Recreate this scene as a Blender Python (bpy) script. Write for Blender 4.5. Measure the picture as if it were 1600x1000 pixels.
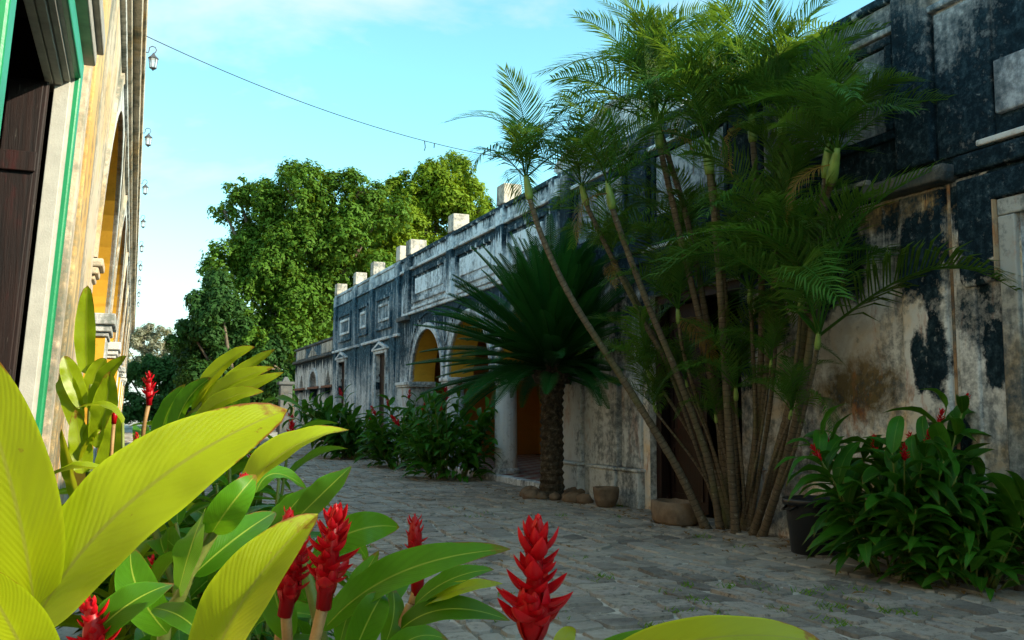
import bpy, math, random
import numpy as np
from mathutils import Matrix, Vector
R = math.radians
scene = bpy.context.scene
for o in list(bpy.data.objects): bpy.data.objects.remove(o)
COL = scene.collection
rnd = random.Random(7)

# ------------------------------------------------------------------ camera
CAM_H = 1.5
FPX = 1440.0
def _cam():
    vx, vy, roll = 206.0, 637.0, 0.005
    yh = vy + roll*(800-vx); r = math.atan(roll)
    p = math.atan((yh-500)*math.cos(r)/FPX)
    yw = np.array([vx-800, -(vy-500), -FPX]); yw /= np.linalg.norm(yw)
    up = np.array([math.sin(r)*math.cos(p), math.cos(r)*math.cos(p), -math.sin(p)])
    up -= yw*np.dot(up, yw); up /= np.linalg.norm(up)
    return np.stack([np.cross(yw, up), yw, up])
CM = _cam()
cam_d = bpy.data.cameras.new('camera'); cam = bpy.data.objects.new('camera', cam_d); COL.objects.link(cam)
cam_d.sensor_width = 36.0; cam_d.lens = 36.0*FPX/1600.0; cam_d.clip_start = 0.05; cam_d.clip_end = 3000
m4 = Matrix([list(CM[i])+[0] for i in range(3)]+[[0, 0, 0, 1]])
cam.matrix_world = Matrix.Translation((0, 0, CAM_H)) @ m4
scene.camera = cam
def at(x, y, depth):            # a measured sight line (photo pixels) followed for a distance in metres
    c = np.array([(x-800)/FPX, -(y-500)/FPX, -1.0])*depth
    return Vector(CM @ c) + Vector((0, 0, CAM_H))
def to_px(P):
    c = CM.T @ (np.asarray(P, float)-np.array([0, 0, CAM_H]))
    if c[2] > -0.05: return (-9999, -9999, 0)
    return (800+FPX*c[0]/-c[2], 500-FPX*c[1]/-c[2], -c[2])

# ------------------------------------------------------------------ sky, sun, exposure
SUN_AZ, SUN_EL = R(50), R(26.5)      # azimuth measured from -Y (behind the camera) towards +X
world = bpy.data.worlds.new('World'); scene.world = world; world.use_nodes = True
wn = world.node_tree; wn.nodes.clear()
wo = wn.nodes.new('ShaderNodeOutputWorld'); wb = wn.nodes.new('ShaderNodeBackground')
sk = wn.nodes.new('ShaderNodeTexSky'); sk.sky_type = 'NISHITA'; sk.sun_disc = False
sk.sun_elevation = SUN_EL; sk.sun_rotation = math.pi-SUN_AZ; sk.air_density = 1.0; sk.dust_density = 0.6; sk.ozone_density = 1.6
tc = wn.nodes.new('ShaderNodeTexCoord')
mp = wn.nodes.new('ShaderNodeMapping'); mp.inputs['Scale'].default_value = (1.0, 1.0, 2.3); mp.inputs['Location'].default_value = (0.35, 0.1, 0.2)
nz = wn.nodes.new('ShaderNodeTexNoise'); nz.inputs['Scale'].default_value = 2.2; nz.inputs['Detail'].default_value = 8; nz.inputs['Roughness'].default_value = 0.56; nz.inputs['Distortion'].default_value = 0.25
rp = wn.nodes.new('ShaderNodeValToRGB'); rp.color_ramp.elements[0].position = 0.50; rp.color_ramp.elements[1].position = 0.68
sx = wn.nodes.new('ShaderNodeSeparateXYZ')
hz = wn.nodes.new('ShaderNodeMapRange'); hz.inputs['From Min'].default_value = 0.0; hz.inputs['From Max'].default_value = 0.26; hz.inputs['To Min'].default_value = 0.85; hz.inputs['To Max'].default_value = 0.0; hz.interpolation_type = 'SMOOTHSTEP'
mxm = wn.nodes.new('ShaderNodeMath'); mxm.operation = 'MAXIMUM'
mul = wn.nodes.new('ShaderNodeMix'); mul.data_type = 'RGBA'; mul.blend_type = 'MULTIPLY'; mul.inputs[0].default_value = 1.0
mul.inputs[7].default_value = (1.55, 2.45, 2.05, 1)
mx = wn.nodes.new('ShaderNodeMix'); mx.data_type = 'RGBA'; mx.inputs[7].default_value = (5.4, 5.9, 6.0, 1)
L = wn.links.new
L(tc.outputs['Generated'], mp.inputs['Vector']); L(mp.outputs['Vector'], nz.inputs['Vector']); L(nz.outputs['Fac'], rp.inputs['Fac'])
L(tc.outputs['Generated'], sx.inputs[0]); L(sx.outputs['Z'], hz.inputs['Value'])
L(rp.outputs['Color'], mxm.inputs[0]); L(hz.outputs['Result'], mxm.inputs[1])
L(sk.outputs['Color'], mul.inputs[6]); L(mul.outputs[2], mx.inputs[6]); L(mxm.outputs[0], mx.inputs[0])
L(mx.outputs[2], wb.inputs['Color']); wb.inputs['Strength'].default_value = 0.105
L(wb.outputs[0], wo.inputs['Surface'])
sun_d = bpy.data.lights.new('sun', 'SUN'); sun_d.energy = 5.0; sun_d.angle = R(0.53); sun_d.color = (1.0, 0.86, 0.66)
sun = bpy.data.objects.new('sun', sun_d); COL.objects.link(sun)
sdir = Vector((math.sin(SUN_AZ)*math.cos(SUN_EL), -math.cos(SUN_AZ)*math.cos(SUN_EL), math.sin(SUN_EL)))
sun.rotation_euler = sdir.to_track_quat('Z', 'Y').to_euler()
scene.view_settings.view_transform = 'Standard'; scene.view_settings.look = 'None'
scene.view_settings.exposure = 0.8; scene.view_settings.gamma = 1.0
scene.view_settings.use_curve_mapping = False
scene.render.engine = 'CYCLES'
cy = scene.cycles; cy.adaptive_threshold = 0.02; cy.max_bounces = 5; cy.diffuse_bounces = 2; cy.glossy_bounces = 2; cy.transmission_bounces = 3; cy.transparent_max_bounces = 6; cy.caustics_reflective = False; cy.caustics_refractive = False

# ------------------------------------------------------------------ material helpers
class NT:
    def __init__(s, name):
        s.m = bpy.data.materials.new(name); s.m.use_nodes = True; s.t = s.m.node_tree; s.t.nodes.clear()
        s.out = s.n('OutputMaterial'); s._pos = None
    def n(s, k): return s.t.nodes.new('ShaderNode'+k)
    def put(s, sock, v):
        if v is None: return
        if hasattr(v, 'is_linked') or hasattr(v, 'links'): s.t.links.new(v, sock)
        elif isinstance(v, (tuple, list)) and len(v) == 3 and sock.type == 'RGBA': sock.default_value = (*v, 1)
        else: sock.default_value = v
    def pos(s):
        if s._pos is None: s._pos = s.n('NewGeometry').outputs['Position']
        return s._pos
    def obj(s): return s.n('TexCoord').outputs['Object']
    def uv(s): return s.n('UVMap').outputs[0]
    def sc(s, v, k):
        q = s.n('VectorMath'); q.operation = 'MULTIPLY'; s.put(q.inputs[0], v); q.inputs[1].default_value = k; return q.outputs[0]
    def vadd(s, v, k):
        q = s.n('VectorMath'); q.operation = 'ADD'; s.put(q.inputs[0], v); s.put(q.inputs[1], k); return q.outputs[0]
    def noise(s, v, scale, detail=5, rough=.6, dist=0., color=False):
        q = s.n('TexNoise'); s.put(q.inputs['Vector'], v); q.inputs['Scale'].default_value = scale
        q.inputs['Detail'].default_value = detail; q.inputs['Roughness'].default_value = rough; q.inputs['Distortion'].default_value = dist
        return q.outputs['Color' if color else 'Fac']
    def vor(s, v, scale, feat='F1'):
        q = s.n('TexVoronoi'); q.feature = feat; s.put(q.inputs['Vector'], v); q.inputs['Scale'].default_value = scale; return q.outputs['Distance']
    def ramp(s, f, stops):
        q = s.n('ValToRGB'); e = q.color_ramp.elements
        while len(e) > 1: e.remove(e[-1])
        for i, (p, c) in enumerate(stops):
            x = e[0] if i == 0 else e.new(p)
            x.position = p; x.color = (*c, 1) if isinstance(c, (tuple, list)) else (c, c, c, 1)
        s.put(q.inputs[0], f); return q.outputs[0]
    def mix(s, a, b, f, mode='MIX'):
        q = s.n('Mix'); q.data_type = 'RGBA'; q.blend_type = mode; s.put(q.inputs[0], f); s.put(q.inputs[6], a); s.put(q.inputs[7], b); return q.outputs[2]
    def ma(s, op, a, b=None, c=None, clamp=False):
        q = s.n('Math'); q.operation = op; q.use_clamp = clamp
        for i, v in enumerate((a, b, c)):
            if v is not None: s.put(q.inputs[i], v)
        return q.outputs[0]
    def xyz(s, v):
        q = s.n('SeparateXYZ'); s.put(q.inputs[0], v); return q.outputs
    def rng(s, v, a, b, c=0., d=1.):
        q = s.n('MapRange'); s.put(q.inputs[0], v)
        for i, k in enumerate((a, b, c, d)): q.inputs[i+1].default_value = k
        return q.outputs[0]
    def bump(s, h, strength=.4, dist=.02):
        q = s.n('Bump'); q.inputs['Strength'].default_value = strength; q.inputs['Distance'].default_value = dist; s.put(q.inputs['Height'], h); return q.outputs[0]
    def bsdf(s, col, rough=.8, normal=None, spec=.3, **kw):
        q = s.n('BsdfPrincipled'); s.put(q.inputs['Base Color'], col); s.put(q.inputs['Roughness'], rough); q.inputs['Specular IOR Level'].default_value = spec
        if normal is not None: s.put(q.inputs['Normal'], normal)
        for k, v in kw.items(): s.put(q.inputs[k], v)
        return q.outputs[0]
    def done(s, sh): s.t.links.new(sh, s.out.inputs['Surface']); return s.m

def plaster(name, zb, cream=(.50, .39, .26), white=(.56, .58, .58), spots=(), orange=.0, whiteamt=.5, dark=1.0, flake=.5, streak=1.6, tint=(1, 1, 1), seed=0., yel=(), drips=(), grime=.5):
    """old lime plaster: cream / whitewash coats, black mould that runs down in streaks. zb = [(z, bias)] mould amount by height"""
    t = NT(name); P = t.vadd(t.pos(), (seed, seed*1.7, seed*.3))
    st = t.noise(t.sc(P, (1., streak, .17)), 1.5, 7, .65)
    bl = t.noise(P, .75, 6, .62, .4)
    fi = t.noise(P, 11, 8, .72)
    gr = t.noise(P, 55, 4, .7)
    x, y, z = t.xyz(t.pos())
    zr = t.ramp(t.ma('MULTIPLY', z, 1/8.), [(q/8., b) for q, b in zb])
    v = t.ma('MULTIPLY_ADD', st, .55, zr)
    v = t.ma('MULTIPLY_ADD', bl, .55, v)
    v = t.ma('MULTIPLY_ADD', t.ma('ADD', fi, -.5), .6, t.ma('ADD', v, .19))
    wob = t.noise(P, 2.2, 9, .72, .3)
    wv = t.ma('MULTIPLY_ADD', wob, 5.0, -2.5)
    for (sy, sz, ry, rz, amt) in spots:
        a = t.ma('MULTIPLY', t.ma('ADD', y, -sy), 1/ry); b = t.ma('MULTIPLY', t.ma('ADD', z, -sz), 1/rz)
        d = t.ma('ADD', t.ma('ADD', t.ma('MULTIPLY', a, a), t.ma('MULTIPLY', b, b)), wv)
        v = t.ma('MULTIPLY_ADD', t.rng(d, 1.5, .2), amt, v)
    for zl, ln, amt in drips:       # black runs hanging below a ledge, each of its own length
        d = t.ma('SUBTRACT', zl, z)
        run = t.ma('MULTIPLY', t.ramp(t.noise(t.sc(P, (0., 1., .04)), 5.5, 5, .7), [(.36, .02), (.66, 1.)]), ln)
        m = t.ma('MULTIPLY', t.rng(t.ma('DIVIDE', d, run), 1., .45), t.rng(d, -.01, .01))
        v = t.ma('MULTIPLY_ADD', t.ma('MAXIMUM', m, 0.), amt, v)
    mask = t.ramp(v, [(.0, 0.), (.70, 0.), (.80, .55), (.93, 1.), (1., 1.)])
    # clean coat
    base = t.mix(cream, white, t.ramp(t.noise(t.vadd(P, (9, 3, 5)), 1.1, 6, .6, .6), [(.5-.25*whiteamt-.06, 0.), (.5-.25*whiteamt+.10, 1.)]))
    base = t.mix(base, t.mix((.20, .17, .13), (.34, .31, .27), bl), t.ramp(t.noise(P, 2.3, 8, .7), [(.52, 0.), (.74, grime)]))
    for (sy, sz, ry, rz, amt, c) in yel:
        a = t.ma('MULTIPLY', t.ma('ADD', y, -sy), 1/ry); b = t.ma('MULTIPLY', t.ma('ADD', z, -sz), 1/rz)
        d = t.ma('ADD', t.ma('ADD', t.ma('MULTIPLY', a, a), t.ma('MULTIPLY', b, b)), wv)
        base = t.mix(base, c, t.ma('MULTIPLY', t.rng(d, 1.4, .2), amt, clamp=True))
    if orange: base = t.mix(base, (.40, .15, .05), t.ma('MULTIPLY', t.ramp(t.noise(t.sc(P, (1., 1.5, .5)), 1.9, 7, .7, .5), [(.56, 0.), (.66, 1.)]), orange))
    mould = t.ramp(fi, [(.30, (.003*dark, .007*dark, .011*dark)), (.50, (.008*dark, .021*dark, .031*dark)), (.62, (.028*dark, .055*dark, .072*dark)), (.74, (.15, .19, .21))])
    if tint != (1, 1, 1): mould = t.mix(mould, tint, 1., 'MULTIPLY')
    fl = t.ma('MULTIPLY', t.ramp(t.noise(P, 6.5, 9, .78, .3), [(.58, 0.), (.66, 1.)]), flake)
    mould = t.mix(mould, (.42, .45, .45), fl)
    col = t.mix(base, mould, mask)
    h = t.ma('ADD', t.ma('MULTIPLY', fi, .8), t.ma('MULTIPLY', gr, .3))
    h = t.ma('ADD', h, t.ma('MULTIPLY', mask, -.25))
    return t.done(t.bsdf(col, .92, t.bump(h, .55, .03), .12))

def plain(name, col, rough=.6, var=.25, scale=6., bump=.15, spec=.3, **kw):
    t = NT(name); P = t.pos(); n = t.noise(P, scale, 7, .65); f = t.noise(P, scale*9, 4, .6)
    c = t.mix(tuple(k*(1-var) for k in col), tuple(min(1, k*(1+var)) for k in col), t.ramp(n, [(.3, 0.), (.7, 1.)]))
    c = t.mix(c, tuple(k*.45 for k in col), t.ramp(f, [(.58, 0.), (.8, .5)]))
    return t.done(t.bsdf(c, rough, t.bump(t.ma('ADD', n, f), bump, .01), spec, **kw))

def leafmat(name, top, under, rib=(.35, .42, .10), vein=0., trans=.45, rough=.38, burn=0., var=.3, tcol=None, spec=.4, tree=False):
    """leaf with a pale midrib, cross veins, translucent blade"""
    t = NT(name); u, v, _ = t.xyz(t.uv())
    oi = t.n('ObjectInfo').outputs['Random']
    P = t.pos(); n = t.noise(P, 9, 4)
    k = t.ma('ADD', t.ma('MULTIPLY', n, .5), t.ma('MULTIPLY', oi, .5))
    if tree: k = t.ma('ADD', t.ma('MULTIPLY', n, .6), t.ma('MULTIPLY', t.noise(P, .45, 3), .4))
    c = t.mix(tuple(q*(1-var) for q in top), tuple(q*(1+var) for q in top), t.ramp(k, [(.25, 0.), (.75, 1.)]))
    cu = t.mix(tuple(q*(1-var) for q in under), tuple(q*(1+var) for q in under), t.ramp(k, [(.25, 0.), (.75, 1.)]))
    c = t.mix(c, cu, t.n('NewGeometry').outputs['Backfacing'])
    au = t.ma('ABSOLUTE', t.ma('ADD', u, -.5))
    hh = n
    if vein:
        ph = t.ma('ADD', t.ma('ADD', t.ma('MULTIPLY', au, -.55), v), t.ma('MULTIPLY', t.noise(P, 14, 3), .035))
        w = t.ma('MULTIPLY', t.ma('SINE', t.ma('MULTIPLY', ph, 170.)), t.rng(t.noise(P, 22, 3), .35, .65))
        w2 = t.ma('MULTIPLY', t.ma('SINE', t.ma('MULTIPLY', ph, 61.)), t.rng(t.noise(P, 9, 3), .3, .7))
        hh = t.ma('ADD', w, t.ma('MULTIPLY', w2, .8))
        c = t.mix(c, tuple(q*.62 for q in top), t.ma('MULTIPLY', t.rng(t.ma('ADD', t.ma('MULTIPLY', w, .6), w2), 0., 1.5), vein, clamp=True))
        c = t.mix(c, tuple(min(1, q*1.6) for q in top), t.ma('MULTIPLY', t.rng(au, .44, .5), .7, clamp=True))
    c = t.mix(c, rib, t.rng(au, .030, .012))
    if vein:
        c = t.mix(c, tuple(q*.6 for q in top), t.ma('MULTIPLY', t.ramp(t.noise(P, 11, 6, .65), [(.48, 0.), (.70, 1.)]), .45))
        c = t.mix(c, (.20, .10, .02), t.ma('MULTIPLY', t.ramp(t.noise(P, 85, 3, .5), [(.72, 0.), (.76, 1.)]), .7))
    if burn:
        b = t.ma('ADD', t.ma('MULTIPLY', v, .8), t.ma('MULTIPLY', t.noise(P, 60, 5, .7), .42))
        b = t.ma('ADD', b, t.ma('MULTIPLY', t.rng(au, .42, .5), .16))
        c = t.mix(c, (.22, .05, .015), t.ma('MULTIPLY', t.rng(b, .95, 1.02), burn, clamp=True))
    q = t.n('BsdfTranslucent'); t.put(q.inputs[0], t.mix(c, tcol or (top[0]*2.6, top[1]*2.2, top[2]*.7), .6))
    ms = t.n('MixShader'); ms.inputs[0].default_value = trans
    t.t.links.new(t.bsdf(c, rough, t.bump(hh, .10 if vein else .1, .003), spec), ms.inputs[1]); t.t.links.new(q.outputs[0], ms.inputs[2])
    return t.done(ms.outputs[0])

M = {}
ZA = [(0, -.40), (.9, -.36), (1.2, -.25), (2.2, -.20), (3.3, -.05), (3.68, -.28), (3.76, .10), (3.85, .34), (5.4, .30), (5.85, .16), (6.3, .05)]
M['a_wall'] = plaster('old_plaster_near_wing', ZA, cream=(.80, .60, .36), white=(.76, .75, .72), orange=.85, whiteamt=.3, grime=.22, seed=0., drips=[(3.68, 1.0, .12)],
    spots=[(6.95, 2.02, .09, .30, .52), (6.74, 2.0, .14, .36, .5), (6.12, 1.98, .12, .28, .65), (6.22, 3.2, .24, .5, .55), (6.9, 3.05, .30, .45, .36), (8.3, 3.1, .7, .45, .30), (6.2, 2.5, .3, .5, .22), (6.5, 1.15, .10, .25, .5), (14.9, 2.6, .7, .9, .45), (13.5, 2.3, .5, .8, .45), (12.7, 1.8, .14, 2., .3), (5.5, 3.6, .9, .16, .6), (11.4, 3.2, 2.2, 1.5, .5)],  # last spot: mould plus palm shade painted into the wall behind the palms
    yel=[(7.95, 1.72, .85, .36, .95, (.13, .085, .022)), (7.2, 3.55, 1.6, .16, .9, (.50, .33, .12)), (8.4, 2.35, 1.0, .55, .5, (.30, .20, .11)), (14.2, .95, 1.4, .22, .6, (.36, .18, .12))])
M['a_up'] = plaster('black_moulded_parapet_near', [(0, .3), (3.9, .36), (5.3, .30), (5.7, .10), (5.85, .02), (6.2, -.1)], white=(.45, .47, .48), flake=.35, dark=1.0, orange=.3, spots=[(6.45, 5.3, .3, .5, -.14)], seed=3.)
M['a_panel'] = plaster('weathered_panel_near', [(0, .05), (8, .05)], cream=(.40, .34, .24), white=(.44, .47, .50), flake=.6, seed=5.5)
M['b_up'] = plaster('weathered_arcade_parapet', [(0, .04), (4.2, .02), (5.0, .05), (5.9, .03), (6.0, -.2), (7, -.25)], white=(.72, .78, .82), whiteamt=1.3, flake=.9, dark=1.7, seed=11., streak=1.0, drips=[(5.49, .9, .30), (5.95, .35, .25)])
M['b_panel'] = plaster('whitewashed_panel', [(0, -.12), (8, -.12)], white=(.80, .86, .90), whiteamt=1.8, flake=.5, seed=14.5)
M['b_wall'] = plaster('weathered_arcade_wall', [(0, -.22), (1.2, -.16), (2.2, -.02), (3.2, .12), (4.1, .02), (4.2, -.1)], white=(.66, .72, .76), whiteamt=1.2, flake=.5, dark=1.7, seed=17., drips=[(4.19, 1.3, .32)])
M['c_wall'] = plaster('grey_streaked_end_wing', [(0, -.22), (1.0, -.05), (2.2, .06), (3.4, .15), (4.2, .17), (5.3, .15), (5.8, .06), (6.1, -.2)], white=(.60, .66, .70), whiteamt=1.2, flake=.6, dark=3.0, seed=21., streak=2.4, drips=[(5.46, 1.2, .25), (3.66, 1.8, .28)])
M['merlon'] = plaster('pale_merlon_plaster', [(0, -.12), (5.9, -.1), (6.2, -.2), (8, -.2)], cream=(.52, .42, .30), white=(.56, .50, .42), whiteamt=.6, flake=.2, seed=25.)
M['annex'] = plaster('pale_annex_plaster', [(0, -.40), (2.0, -.30), (2.6, -.14), (3.4, -.10), (3.7, .05), (4.0, .0), (4.4, .2)], cream=(.58, .48, .36), white=(.68, .68, .66), whiteamt=.8, flake=.4, seed=31., orange=.2, drips=[(3.62, .8, .35), (2.36, .6, .3)])
M['trimw'] = plaster('pale_moulding', [(0, -.2), (8, -.2)], cream=(.50, .46, .38), white=(.70, .74, .76), whiteamt=1.3, flake=.5, seed=35.)
M['corbel'] = plaster('dirty_stone_ledge', [(0, .0), (8, .0)], cream=(.10, .09, .075), white=(.13, .13, .125), dark=1.2, seed=37.)
M['bluewhite'] = plaster('pale_blue_whitewash', [(0, -.28), (.5, -.24), (1.4, -.14), (1.9, -.02), (2.4, .12), (8, .2)], cream=(.52, .47, .41), white=(.58, .64, .68), whiteamt=1.3, orange=.45, seed=41.)
M['ochre'] = plain('ochre_limewash', (.66, .34, .035), .85, .18, 1.4, .1, .1)
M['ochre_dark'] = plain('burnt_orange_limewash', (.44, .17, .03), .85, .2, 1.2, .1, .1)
M['lw'] = plaster('sunlit_tan_plaster', [(0, -.22), (3.0, -.2), (4.5, -.14), (5.5, -.02), (6.6, .1)], cream=(.62, .43, .20), white=(.60, .48, .32), whiteamt=.4, flake=.3, orange=.25, seed=51., streak=1.3, dark=4., tint=(1.0, .62, .38))
M['lband'] = plaster('orange_rough_plaster', [(0, -.30), (8, -.24)], cream=(.62, .36, .11), white=(.60, .44, .22), whiteamt=.2, flake=.2, orange=.2, seed=55., dark=5., tint=(1.0, .62, .38))
M['lgrey'] = plaster('grey_pink_plaster', [(0, -.24), (4., -.20), (8, -.10)], cream=(.58, .41, .21), white=(.54, .46, .35), whiteamt=.4, flake=.3, seed=58., dark=5., tint=(1.0, .62, .38))
M['lwhite'] = plaster('worn_white_moulding', [(0, -.3), (4.5, -.2), (8, -.1)], cream=(.58, .52, .42), white=(.60, .60, .57), whiteamt=1.0, flake=.3, seed=61., dark=5., tint=(1.0, .62, .38))
M['green'] = plain('green_gloss_paint', (.015, .26, .10), .38, .15, 5, .1, .5)
M['wpaint'] = plain('chipped_white_paint', (.48, .47, .41), .5, .12, 9, .2, .4)
M['gpaint'] = plain('weathered_grey_paint', (.34, .32, .27), .6, .25, 7, .25, .3)
M['iron'] = plain('dark_iron', (.07, .075, .085), .5, .2, 20, .1, .4)
M['cable'] = plain('black_cable', (.03, .035, .04), .6, .1)
M['plastic'] = plain('black_plastic', (.008, .009, .012), .38, .2, 8, .1, .5)
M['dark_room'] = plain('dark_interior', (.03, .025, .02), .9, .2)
M['rock'] = plain('brown_limestone', (.20, .145, .10), .92, .4, 5, .9, .1)
M['bark'] = plain('grey_bark', (.14, .11, .08), .9, .35, 6, .8, .1)
M['canebase'] = plain('green_cane', (.16, .20, .04), .5, .3, 12, .15, .3)
M['canepale'] = plain('pale_flower_stalk', (.34, .20, .08), .5, .4, 14, .15, .3)
def woodmat():
    t = NT('worn_dark_red_wood'); P = t.pos(); g = t.noise(t.sc(P, (9, 9, .5)), 4, 8, .7); n = t.noise(t.sc(P, (2, 2, .6)), 3, 7, .7); f = t.noise(t.sc(P, (3, 3, .35)), 9, 8, .75)
    c = t.mix((.005, .003, .003), (.020, .008, .006), t.ramp(g, [(.35, 0.), (.65, 1.)]))
    c = t.mix(c, (.04, .005, .005), t.ramp(n, [(.56, 0.), (.66, .8)])); c = t.mix(c, (.22, .20, .17), t.ramp(f, [(.64, 0.), (.72, .8)]))
    return t.done(t.bsdf(c, .6, t.bump(g, .4, .01), .3))
M['wood'] = woodmat()
def glassmat():
    t = NT('lantern_glass'); return t.done(t.bsdf((.75, .80, .82), .15, None, .5, **{'Alpha': .45}))
M['glass'] = glassmat()
def tilemat():
    t = NT('red_white_tiles'); q = t.n('TexChecker'); t.put(q.inputs['Vector'], t.vadd(t.sc(t.pos(), (1, 1, 0)), (.01, .01, .5))); q.inputs['Scale'].default_value = 3.3
    q.inputs[1].default_value = (.20, .04, .025, 1); q.inputs[2].default_value = (.36, .33, .29, 1); n = t.noise(t.pos(), 3, 6)
    return t.done(t.bsdf(t.mix(q.outputs[0], (.10, .08, .07), t.ramp(n, [(.45, 0.), (.7, .6)])), .45, None, .3))
M['tile'] = tilemat()
def stonemat(name, perobj):
    t = NT(name); P = t.pos(); a = t.noise(P, 3.1, 5, .6); b = t.noise(P, 13, 10, .82); c2 = t.noise(P, .55, 4, .6)
    r = t.n('ObjectInfo').outputs['Random'] if perobj else t.noise(P, 2.6, 0)
    k = t.ma('ADD', t.ma('MULTIPLY', a, .45), t.ma('MULTIPLY', r, .55))
    col = t.ramp(k, [(.22, (.15, .13, .112)), (.42, (.26, .23, .195)), (.58, (.37, .325, .27)), (.72, (.31, .275, .245)), (.86, (.41, .32, .24))])
    col = t.mix(col, (.06, .055, .05), t.ramp(b, [(.51, 0.), (.62, .85)])); col = t.mix(col, (.58, .53, .46), t.ramp(b, [(.32, .8), (.42, 0.)]))
    col = t.mix(col, (.48, .44, .38), t.ma('MULTIPLY', t.ramp(c2, [(.48, 0.), (.62, 1.)]), .4))
    return t.done(t.bsdf(col, t.rng(a, .3, .7, .62, .85), t.bump(t.ma('ADD', b, t.ma('MULTIPLY', a, 1.6)), .7, .018), .3))
M['stone'] = stonemat('flagstone', True); M['stone2'] = stonemat('flagstone_field', False)
def groundmat():
    t = NT('mortar_and_earth'); P = t.pos(); a = t.noise(P, 1.9, 9, .72); b = t.noise(P, 30, 6, .7)
    col = t.ramp(a, [(.34, (.17, .15, .12)), (.46, (.20, .18, .145)), (.54, (.50, .455, .39)), (.64, (.58, .53, .46)), (.72, (.22, .19, .16))])
    col = t.mix(col, (.05, .07, .02), t.ramp(t.noise(P, 2.4, 7, .7, .4), [(.60, 0.), (.68, .85)]))
    col = t.mix(col, (.06, .06, .055), t.ramp(b, [(.55, 0.), (.72, .6)]))
    return t.done(t.bsdf(col, .92, t.bump(b, .5, .012), .15))
M['ground'] = groundmat()
M['gleaf_lit'] = leafmat('sunlit_yellow_green_leaf', (.32, .43, .008), (.30, .40, .010), (.29, .34, .04), .24, .50, .34, 1.0, .15, (.62, .60, .02))  # sunlit copy of the ginger leaf, sun's yellow put into its colour
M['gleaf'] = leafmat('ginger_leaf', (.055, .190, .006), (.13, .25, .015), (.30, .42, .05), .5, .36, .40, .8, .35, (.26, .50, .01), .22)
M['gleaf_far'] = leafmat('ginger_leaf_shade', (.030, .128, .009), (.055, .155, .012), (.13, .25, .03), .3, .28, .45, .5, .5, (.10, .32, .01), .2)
M['palm'] = leafmat('areca_leaflet', (.030, .120, .012), (.04, .12, .018), (.2, .22, .05), 0, .36, .5, 0, .5, (.26, .40, .02), .15)
M['palm_dry'] = leafmat('dry_areca_leaflet', (.24, .15, .03), (.24, .15, .04), (.3, .2, .05), 0, .4, .5, 0, .4)
M['cycad'] = leafmat('cycad_leaflet', (.012, .085, .014), (.014, .085, .016), (.04, .09, .02), 0, .15, .5, 0, .35, (.08, .30, .03), .15)
M['tleaf'] = leafmat('tree_leaf', (.060, .150, .010), (.07, .15, .015), (.07, .15, .014), 0, .24, .6, 0, .65, (.38, .46, .02), .12, tree=True)
M['tleaf2'] = leafmat('yellower_tree_leaf', (.175, .270, .008), (.15, .23, .015), (.12, .2, .014), 0, .26, .6, 0, .55, (.42, .52, .02), .12, tree=True)
M['tleaf3'] = leafmat('dark_tree_leaf', (.030, .090, .018), (.035, .09, .02), (.03, .09, .014), 0, .28, .6, 0, .55, (.16, .28, .02), .12, tree=True)
M['tleaf4'] = leafmat('hazy_tree_leaf', (.30, .31, .22), (.3, .3, .22), (.3, .3, .2), 0, .3, .6, 0, .35, None, .2)  # pale grey-green, distance haze put into the leaf colour
def redmat():
    t = NT('red_bract'); u, v, _ = t.xyz(t.uv()); n = t.noise(t.pos(), 60, 4)
    c = t.mix((.40, .002, .008), (.66, .008, .022), t.ramp(t.ma('ADD', t.ma('MULTIPLY', v, .6), t.ma('MULTIPLY', n, .5)), [(.35, 0.), (.85, 1.)]))
    q = t.n('BsdfTranslucent'); t.put(q.inputs[0], (.75, .008, .012)); ms = t.n('MixShader'); ms.inputs[0].default_value = .28
    t.t.links.new(t.bsdf(c, .36, None, .4), ms.inputs[1]); t.t.links.new(q.outputs[0], ms.inputs[2]); return t.done(ms.outputs[0])
M['red'] = redmat()
def palmstem():
    t = NT('ringed_palm_stem'); u, v, _ = t.xyz(t.uv()); P = t.pos()
    w = t.ma('FRACT', t.ma('ADD', v, t.ma('MULTIPLY', t.noise(P, 7, 3), .25)))
    c = t.mix((.07, .052, .035), (.20, .155, .10), t.noise(P, 9, 7, .75)); c = t.mix(c, (.40, .37, .29), t.ramp(t.noise(P, 20, 7, .75), [(.57, 0.), (.66, .7)]))
    c = t.mix(c, (.055, .042, .028), t.ma('MULTIPLY', t.rng(w, .26, .06), .8)); c = t.mix(c, (.10, .12, .03), t.ramp(t.noise(P, 1.6, 3), [(.5, 0.), (.7, .6)]))
    return t.done(t.bsdf(c, .75, t.bump(w, .3, .01), .25))
M['pstem'] = palmstem()
M['shaft'] = plain('green_crownshaft', (.20, .30, .06), .42, .3, 7, .1, .4)
def cyctrunk():
    t = NT('cycad_trunk_scales'); P = t.pos(); n = t.noise(P, 14, 6, .7)
    return t.done(t.bsdf(t.ramp(n, [(.35, (.02, .016, .011)), (.55, (.075, .060, .042)), (.72, (.20, .17, .13))]), .9, t.bump(n, .6, .02), .15))
M['ctrunk'] = cyctrunk()

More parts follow.
